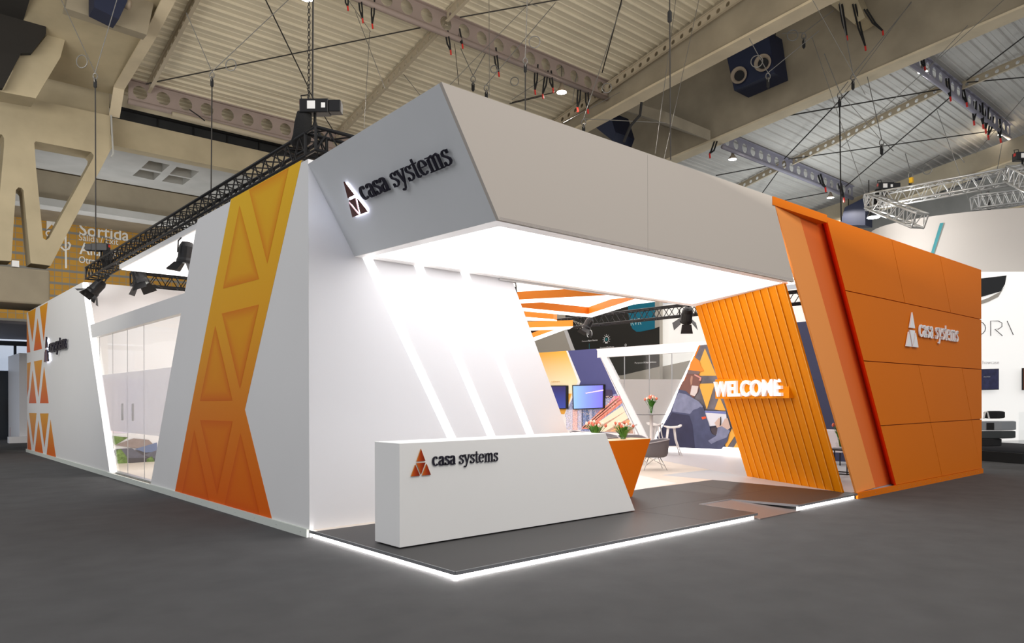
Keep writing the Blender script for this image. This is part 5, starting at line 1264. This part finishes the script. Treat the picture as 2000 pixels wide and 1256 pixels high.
# ================================================================= RIGGING WIRES AND SLINGS
def wire(label, pts, r=.012, m_=None, name='rigging_wire', cat='wire'):
    return tag(MB().tube(pts, r, 5).build(name, m_ or m_wire), label, cat)
def Ry(pts, y): return [gy(a, b_, y) for a, b_ in pts]
def Rd(pts, d): return [gd(a, b_, d) for a, b_ in pts]
def groof(px, py, dz=.12):
    """distance along a sight line to the roof or a girder face"""
    r = ray(px, py); d = 6.0
    while d < 60:
        p = CAM+r*d
        if p.z > roof_z(p.y)-dz: return d
        for gxx, zf in ((19.15, lambda y: 15.1-.1*y), (26.85, lambda y: 15.85-.105*y), (42.4, lambda y: 14.6-.11*y)):
            if abs(p.x-gxx) < .12 and p.z > zf(p.y)-.2: return d
        d += .04
    return 45
def Rr(pts): return [gd(a, b_, groof(a, b_, .35)) for a, b_ in pts]
# diagonal tension rods under the roof
wire('dark tension rod from the far left purlin foot rising right across the cream roof', Rr([(285, 164), (822, 54)]), .022, m_darkwire, 'tension_rod', 'rod')
wire('dark tension rod rising left from behind the main hoist', Rr([(518, -2), (603, 172)]), .022, m_darkwire, 'tension_rod', 'rod')
wire('dark tension rod rising right from the middle beam junction', Rr([(898, 34), (1115, -5)]), .022, m_darkwire, 'tension_rod', 'rod')
wire('dark tension rod at the upper girder, steep near the edge purlin', Rr([(1176, 142), (1215, -3)]), .022, m_darkwire, 'tension_rod', 'rod')
wire('dark tension rod running down to the main hoist truss', Rr([(600, 172), (655, 262)]), .02, m_darkwire, 'tension_rod', 'rod')
wire('dark tension rod low across the cream roof ending at the bay lamp', Rr([(1000, 200), (1085, 180)]), .02, m_darkwire, 'tension_rod', 'rod')
wire('dark tension rod below the middle bay lamp beside the fascia', Rr([(995, 203), (1060, 188)]), .018, m_darkwire, 'tension_rod', 'rod')
wire('dark tension rod crossing the grey roof to the right junction', Rr([(1510, 231), (1852, 172)]), .032, m_darkwire, 'tension_rod', 'rod')
wire('dark tension rod rising from the beam junction above the fascia', Rr([(1532, 310), (1672, 163)]), .032, m_darkwire, 'tension_rod', 'rod')
wire('dark tension rod falling from the right junction to the last girder', Rr([(1862, 185), (1652, 364)]), .032, m_darkwire, 'tension_rod', 'rod')
wire('dark tension rod running right from the junction above the fascia', Rr([(1540, 311), (1945, 255)]), .03, m_darkwire, 'tension_rod', 'rod')
wire('dark tension rod rising right from the top right junction', Rr([(1888, 157), (2002, 70)]), .03, m_darkwire, 'tension_rod', 'rod')
wire('dark tension rod nearly level right of the top right junction', Rr([(1890, 161), (2002, 151)]), .03, m_darkwire, 'tension_rod', 'rod')
wire('dark tension rod just above the canopy end at right', Rr([(1398, 343), (1500, 324)]), .03, m_darkwire, 'tension_rod', 'rod')
wire('dark tension rod above the orange pylon cap', Rr([(1530, 392), (1616, 376)]), .03, m_darkwire, 'tension_rod', 'rod')
wire('short steep dark rod behind the canopy top at right', Rr([(1488, 378), (1520, 334)]), .03, m_darkwire, 'tension_rod', 'rod')
# bridles: two legs, spare loop, hook and drop line
def bridle(label, l, r, mid, drop, d, loop=None, lines=True, dark=True):
    t = thing('rigging_bridle', label, 'rigging', gd(mid[0], mid[1], d))
    d = d if d < 18 else groof(*(l or mid)); rr = d*.00055
    if l: MB().tube(Rd([l, mid], d), rr, 5).build('bridle_leg', m_wire, t)
    if r: MB().tube(Rd([r, mid], d), rr, 5).build('bridle_leg', m_wire, t)
    c = gd(mid[0], mid[1]+7, d); mb = MB(); mb.torus(c, FW, d*.0030, d*.0007, 14, 5, squash=1.4); mb.torus(gd(mid[0], mid[1]+15, d), RT, d*.0026, d*.0007, 14, 5, squash=1.4); mb.build('shackle', m_wire, t)
    MB().lathe([(.001, 0), (d*.0022, d*.003), (d*.0022, d*.011), (.001, d*.014)], gd(mid[0], mid[1]+32, d), n=8).build('hook_block', m_blackm, t)
    if loop: MB().torus(gd(loop[0], loop[1], d), (FW+Vector((.3, 0, .1))), loop[2]*d/FPX, d*.0007, 26, 5).build('spare_loop', m_wire, t)
    if drop: MB().tube(Rd([(mid[0], mid[1]+26), drop], d), d*.0009, 5).build('drop_line', m_darkwire, t)
    return t
bridle('wire bridle with coiled loop hanging at far left before the V pillar', (120, 0), (228, 0), (186, 142), (187, 508), 17.5, (160, 120, 12))
bridle('wire bridle with loop above the left brick wall, its line dropping to the truss', (364, 25), (565, -2), (414, 140), (412, 394), 17.0, (451, 127, 11))
bridle('wire bridle above the canopy front with dark hook and drop line', (1030, -4), None, (1026, 112), (1026, 215), 16, (1044, 82, 11))
bridle('wire bridle in front of the broad girder with hook line to the canopy', (1610, 105), (1672, 140), (1640, 180), (1643, 432), 22, None)
bridle('empty wire bridle with small ring over the grey roof', (1694, 150), (1745, 295), (1722, 272), None, 26, None)
bridle('wire bridle with white loop and yellow hook above the silver truss', (1768, 300), (1835, 303), (1778, 335), None, 26, (1811, 332, 8))
bridle('wire bridle and hook holding the ring sign at right', (1870, 300), (1925, 360), (1932, 382), None, 27, (1924, 374, 7))
bridle('wire bridle hanging on the narrow girder left of the top right lamp', (1640, 5), (1780, 5), (1666, 145), None, 25, None)
bridle('sagging wire bridle with loop in front of the jet nozzles', (1463, 75), (1600, 60), (1500, 142), None, 21, (1478, 120, 11))
bridle('wire bridle with two coiled loops below the middle beam', (900, 95), (1000, 10), (924, 148), None, 19, (1005, 159, 8))
bridle('small wire bridle hanging behind the canopy top at centre', (1085, 5), (955, 160), (950, 165), None, 20, (965, 135, 7))
bridle('wire bridle on the left edge of the narrow black drop line', (1215, 5), (1300, 240), (1140, 232), None, 23, (1185, 172, 9))
bridle('wire bridle with twin loops in front of the pale corbel', (1528, 65), (1628, 20), (1570, 64), None, 22, (1548, 69, 10))
tag(MB().box(gd(1780, 357, 26)-Vector((.06, .06, .0)), gd(1780, 357, 26)+Vector((.06, .06, .18))).build('hook_bumper', mat('yellow_hook', (222, 170, 20), .5)), 'small yellow hook block above the silver truss', 'hook')
wire('long black drop line passing in front of the upper girder at centre right', Rd([(1308, -2), (1309, 180), (1310, 312)], 15), .014, m_darkwire, 'drop_line', 'line')
tag(MB().lathe([(.01, 0), (.045, .03), (.045, .22), (.01, .27)], gd(1308, 45, 15), n=8).build('line_hook', m_blackm), 'black hook on the long drop line at the top edge', 'hook')
k = 0
for (a, b_), (c, d), dd, lab in (((694, 22), (752, 173), 17, 'white wire slanting from the sling knot down toward the canopy top'), ((722, 62), (711, 250), 17, 'white wire nearly vertical left of the grey canopy face'), ((680, 0), (724, 62), 18, 'white wire at the top edge beside the red tagged slings'),
    ((1586, -2), (1690, 185), 24, 'pale wire crossing the broad girder toward the empty bridle'), ((1585, 70), (1690, 380), 27, 'pale wire from the nozzle girder down across the grey roof'), ((1640, 180), (1718, 270), 25, 'pale wire from the hook bridle to the small ring'),
    ((1780, 3), (1650, 180), 25, 'pale wire falling left from the top edge across the broad girder'), ((1320, 0), (1280, 300), 22, 'thin wire slanting left of the nozzle duct'), ((1365, 0), (1295, 320), 23, 'thin wire slanting close beside the black drop line'),
    ((1890, 50), (1815, 130), 36, 'thin wire at the flange of the broad girder near top right'), ((1830, 215), (1895, 400), 28, 'thin wire behind the silver truss falling to the ring sign'), ((1958, 275), (1947, 335), 22, 'bright silver rod below the right edge lamp'),
    ((1040, 0), (870, 175), 22, 'thin wire slanting over the middle beam down to the canopy peak'), ((1000, -2), (1050, 12), 21, 'short thin wire at the top edge above the holed beam'), ((788, 145), (820, 185), 21, 'thin wire left of the canopy peak'),
    ((888, 85), (896, 165), 20, 'dark vertical wire rising from the canopy peak'), ((1127, 140), (1118, 200), 20, 'short vertical wire right of the bay lamp'), ((955, 0), (956, 185), 19, 'vertical wire through the holed beam above the canopy'),
    ((2000, 190), (1905, 300), 30, 'thin wire slanting at the right edge over the last girder'), ((1960, 0), (1640, 290), 34, 'long thin wire slanting across the grey roof'), ((1100, 128), (1000, 195), 23, 'thin wire from the slings to the canopy top'),
    ((1210, 180), (1100, 240), 23, 'pale wire at the fascia edge under the upper girder')):
    dd = groof(a, b_); wire(lab, Rd([(a, b_), (c, d)], dd), dd*.00042, m_wire if 'dark' not in lab else m_darkwire)
# slings on the beams
def sling(label, px, py, ln, d, tilt=0, red=True, w_=3.2, group=None):
    yb = 15 if d < 25 or d > 34 else (6.9 if d == 32 and px > 1700 else 15)
    d = (gy(px, py-8, yb)-CAM).dot(FW) if d != 28 else (gx(px, py, 25.9)-CAM).dot(FW)
    t = thing('lifting_sling', label, 'sling', gd(px, py, d), group)
    a = gd(px, py-10, d); mb = MB(); k = d/FPX
    for dx in (-w_*.8, w_*.8): mb.tube([gd(px+dx, py-12, d), gd(px+dx+tilt*.5, py+ln*.5, d), gd(px+tilt, py+ln, d)], k*1.7, 5)
    mb.build('strap', m_strap, t)
    if red: MB().tube([gd(px+tilt, py+ln, d), gd(px+tilt+1, py+ln+9, d)], k*1.8, 5).build('red_tag', m_red, t)
SL = [(676, -2, 14, 19, 3, 'leftmost sling on the middle beam at the top edge'), (702, 2, 34, 19, 6, 'second sling with red tag on the middle beam at the top edge'), (729, 5, 42, 19, -2, 'long sling with red tag right of the top edge pair'),
      (872, 72, 26, 20, 8, 'black sling at the crossing of purlin and middle beam'), (895, 68, 18, 20, 8, 'short sling with red tag just right of the crossing'), (966, 105, 36, 20.5, 8, 'slim black sling with red tag above the canopy front'), (1048, 138, 38, 21.5, -3, 'black sling hanging left of the bay lamp pair'),
      (1068, 150, 34, 22, -8, 'pale-tagged black sling nearest the bay lamp, left leg'), (1074, 150, 22, 22, 6, 'short black sling nearest the bay lamp, right leg'), (1132, 180, 30, 23, -4, 'black sling under the beam end at the girder'), (1146, 185, 28, 23, 2, 'last black sling at the beam end by the girder'),
      (1642, 20, 50, 28, 12, 'long black strap hanging straight from the pale corbel'), (1668, 20, 70, 28, 22, 'longest black strap with red tag from the pale corbel'), (1690, 30, 30, 28, 34, 'black strap reaching right from the pale corbel'),
      (1398, 288, 12, 32, -12, 'short black sling at the bluish beam start'), (1800, 120, 10, 32, 6, 'black sling knot above the top right lamp'), (1850, 165, 24, 32, 6, 'black sling left of the top right junction'), (1878, 178, 22, 32, 10, 'black sling with red tip past the top right junction'),
      (1904, 210, 26, 32, -2, 'first of the crowded slings right of the junction'), (1916, 213, 30, 32, 4, 'second of the crowded slings, with a long red tag'), (1928, 222, 30, 32, -3, 'third of the crowded slings, tilted left'), (1938, 240, 24, 32, -8, 'fourth of the crowded slings above the edge lamp'), (1950, 244, 26, 32, 4, 'last crowded sling beside the right edge lamp'),
      (1600, 352, 14, 36, 12, 'drooping black sling low on the bluish beam'), (1640, 370, 16, 36, 8, 'black sling at the bluish beam end over the pylon lamp')]
for px, py, ln, d, tl, lab in SL: sling('black lifting sling: '+lab, px, py, ln, d, tl, True)
tag(MB().tube([gy(370, 214, 22.5), gy(386, 225, 22.5), gy(400, 236, 22.5)], .022, 6).build('lifting_sling', m_strap), 'black sling draped on the pale pipe at left', 'sling')

# repeats of one kind carry one group phrase
GROUPS = {'cellular_steel_beam': 'round-holed steel roof beams', 'perforated_purlin': 'perforated roof purlins', 'concrete_girder': 'concrete roof girders',
          'box_truss': 'hanging box trusses', 'stage_spotlight': 'black stage spotlights', 'chain_hoist': 'chain hoists on the trusses', 'high_bay_lamp': 'bay lamps under the roof',
          'jet_nozzle_duct': 'navy air ducts between the girders', 'tension_rod': 'tension rods under the roof', 'rigging_bridle': 'wire bridles hanging from the roof', 'rigging_wire': 'loose rigging wires',
          'lifting_sling': 'black lifting slings on the beams', 'tulip_vase': 'tulip vases in the showroom', 'shell_armchair': 'grey shell armchairs', 'bar_stool': 'white bar stools at the high table',
          'zigzag_ceiling_beam': 'orange zigzag ceiling beams', 'wall_screen': 'wall screens', 'girder_cross_beam': 'concrete cross beams'}
for o in bpy.context.scene.objects:
    k = o.name.split('.')[0]
    if o.parent is None and k in GROUPS: o['group'] = GROUPS[k]
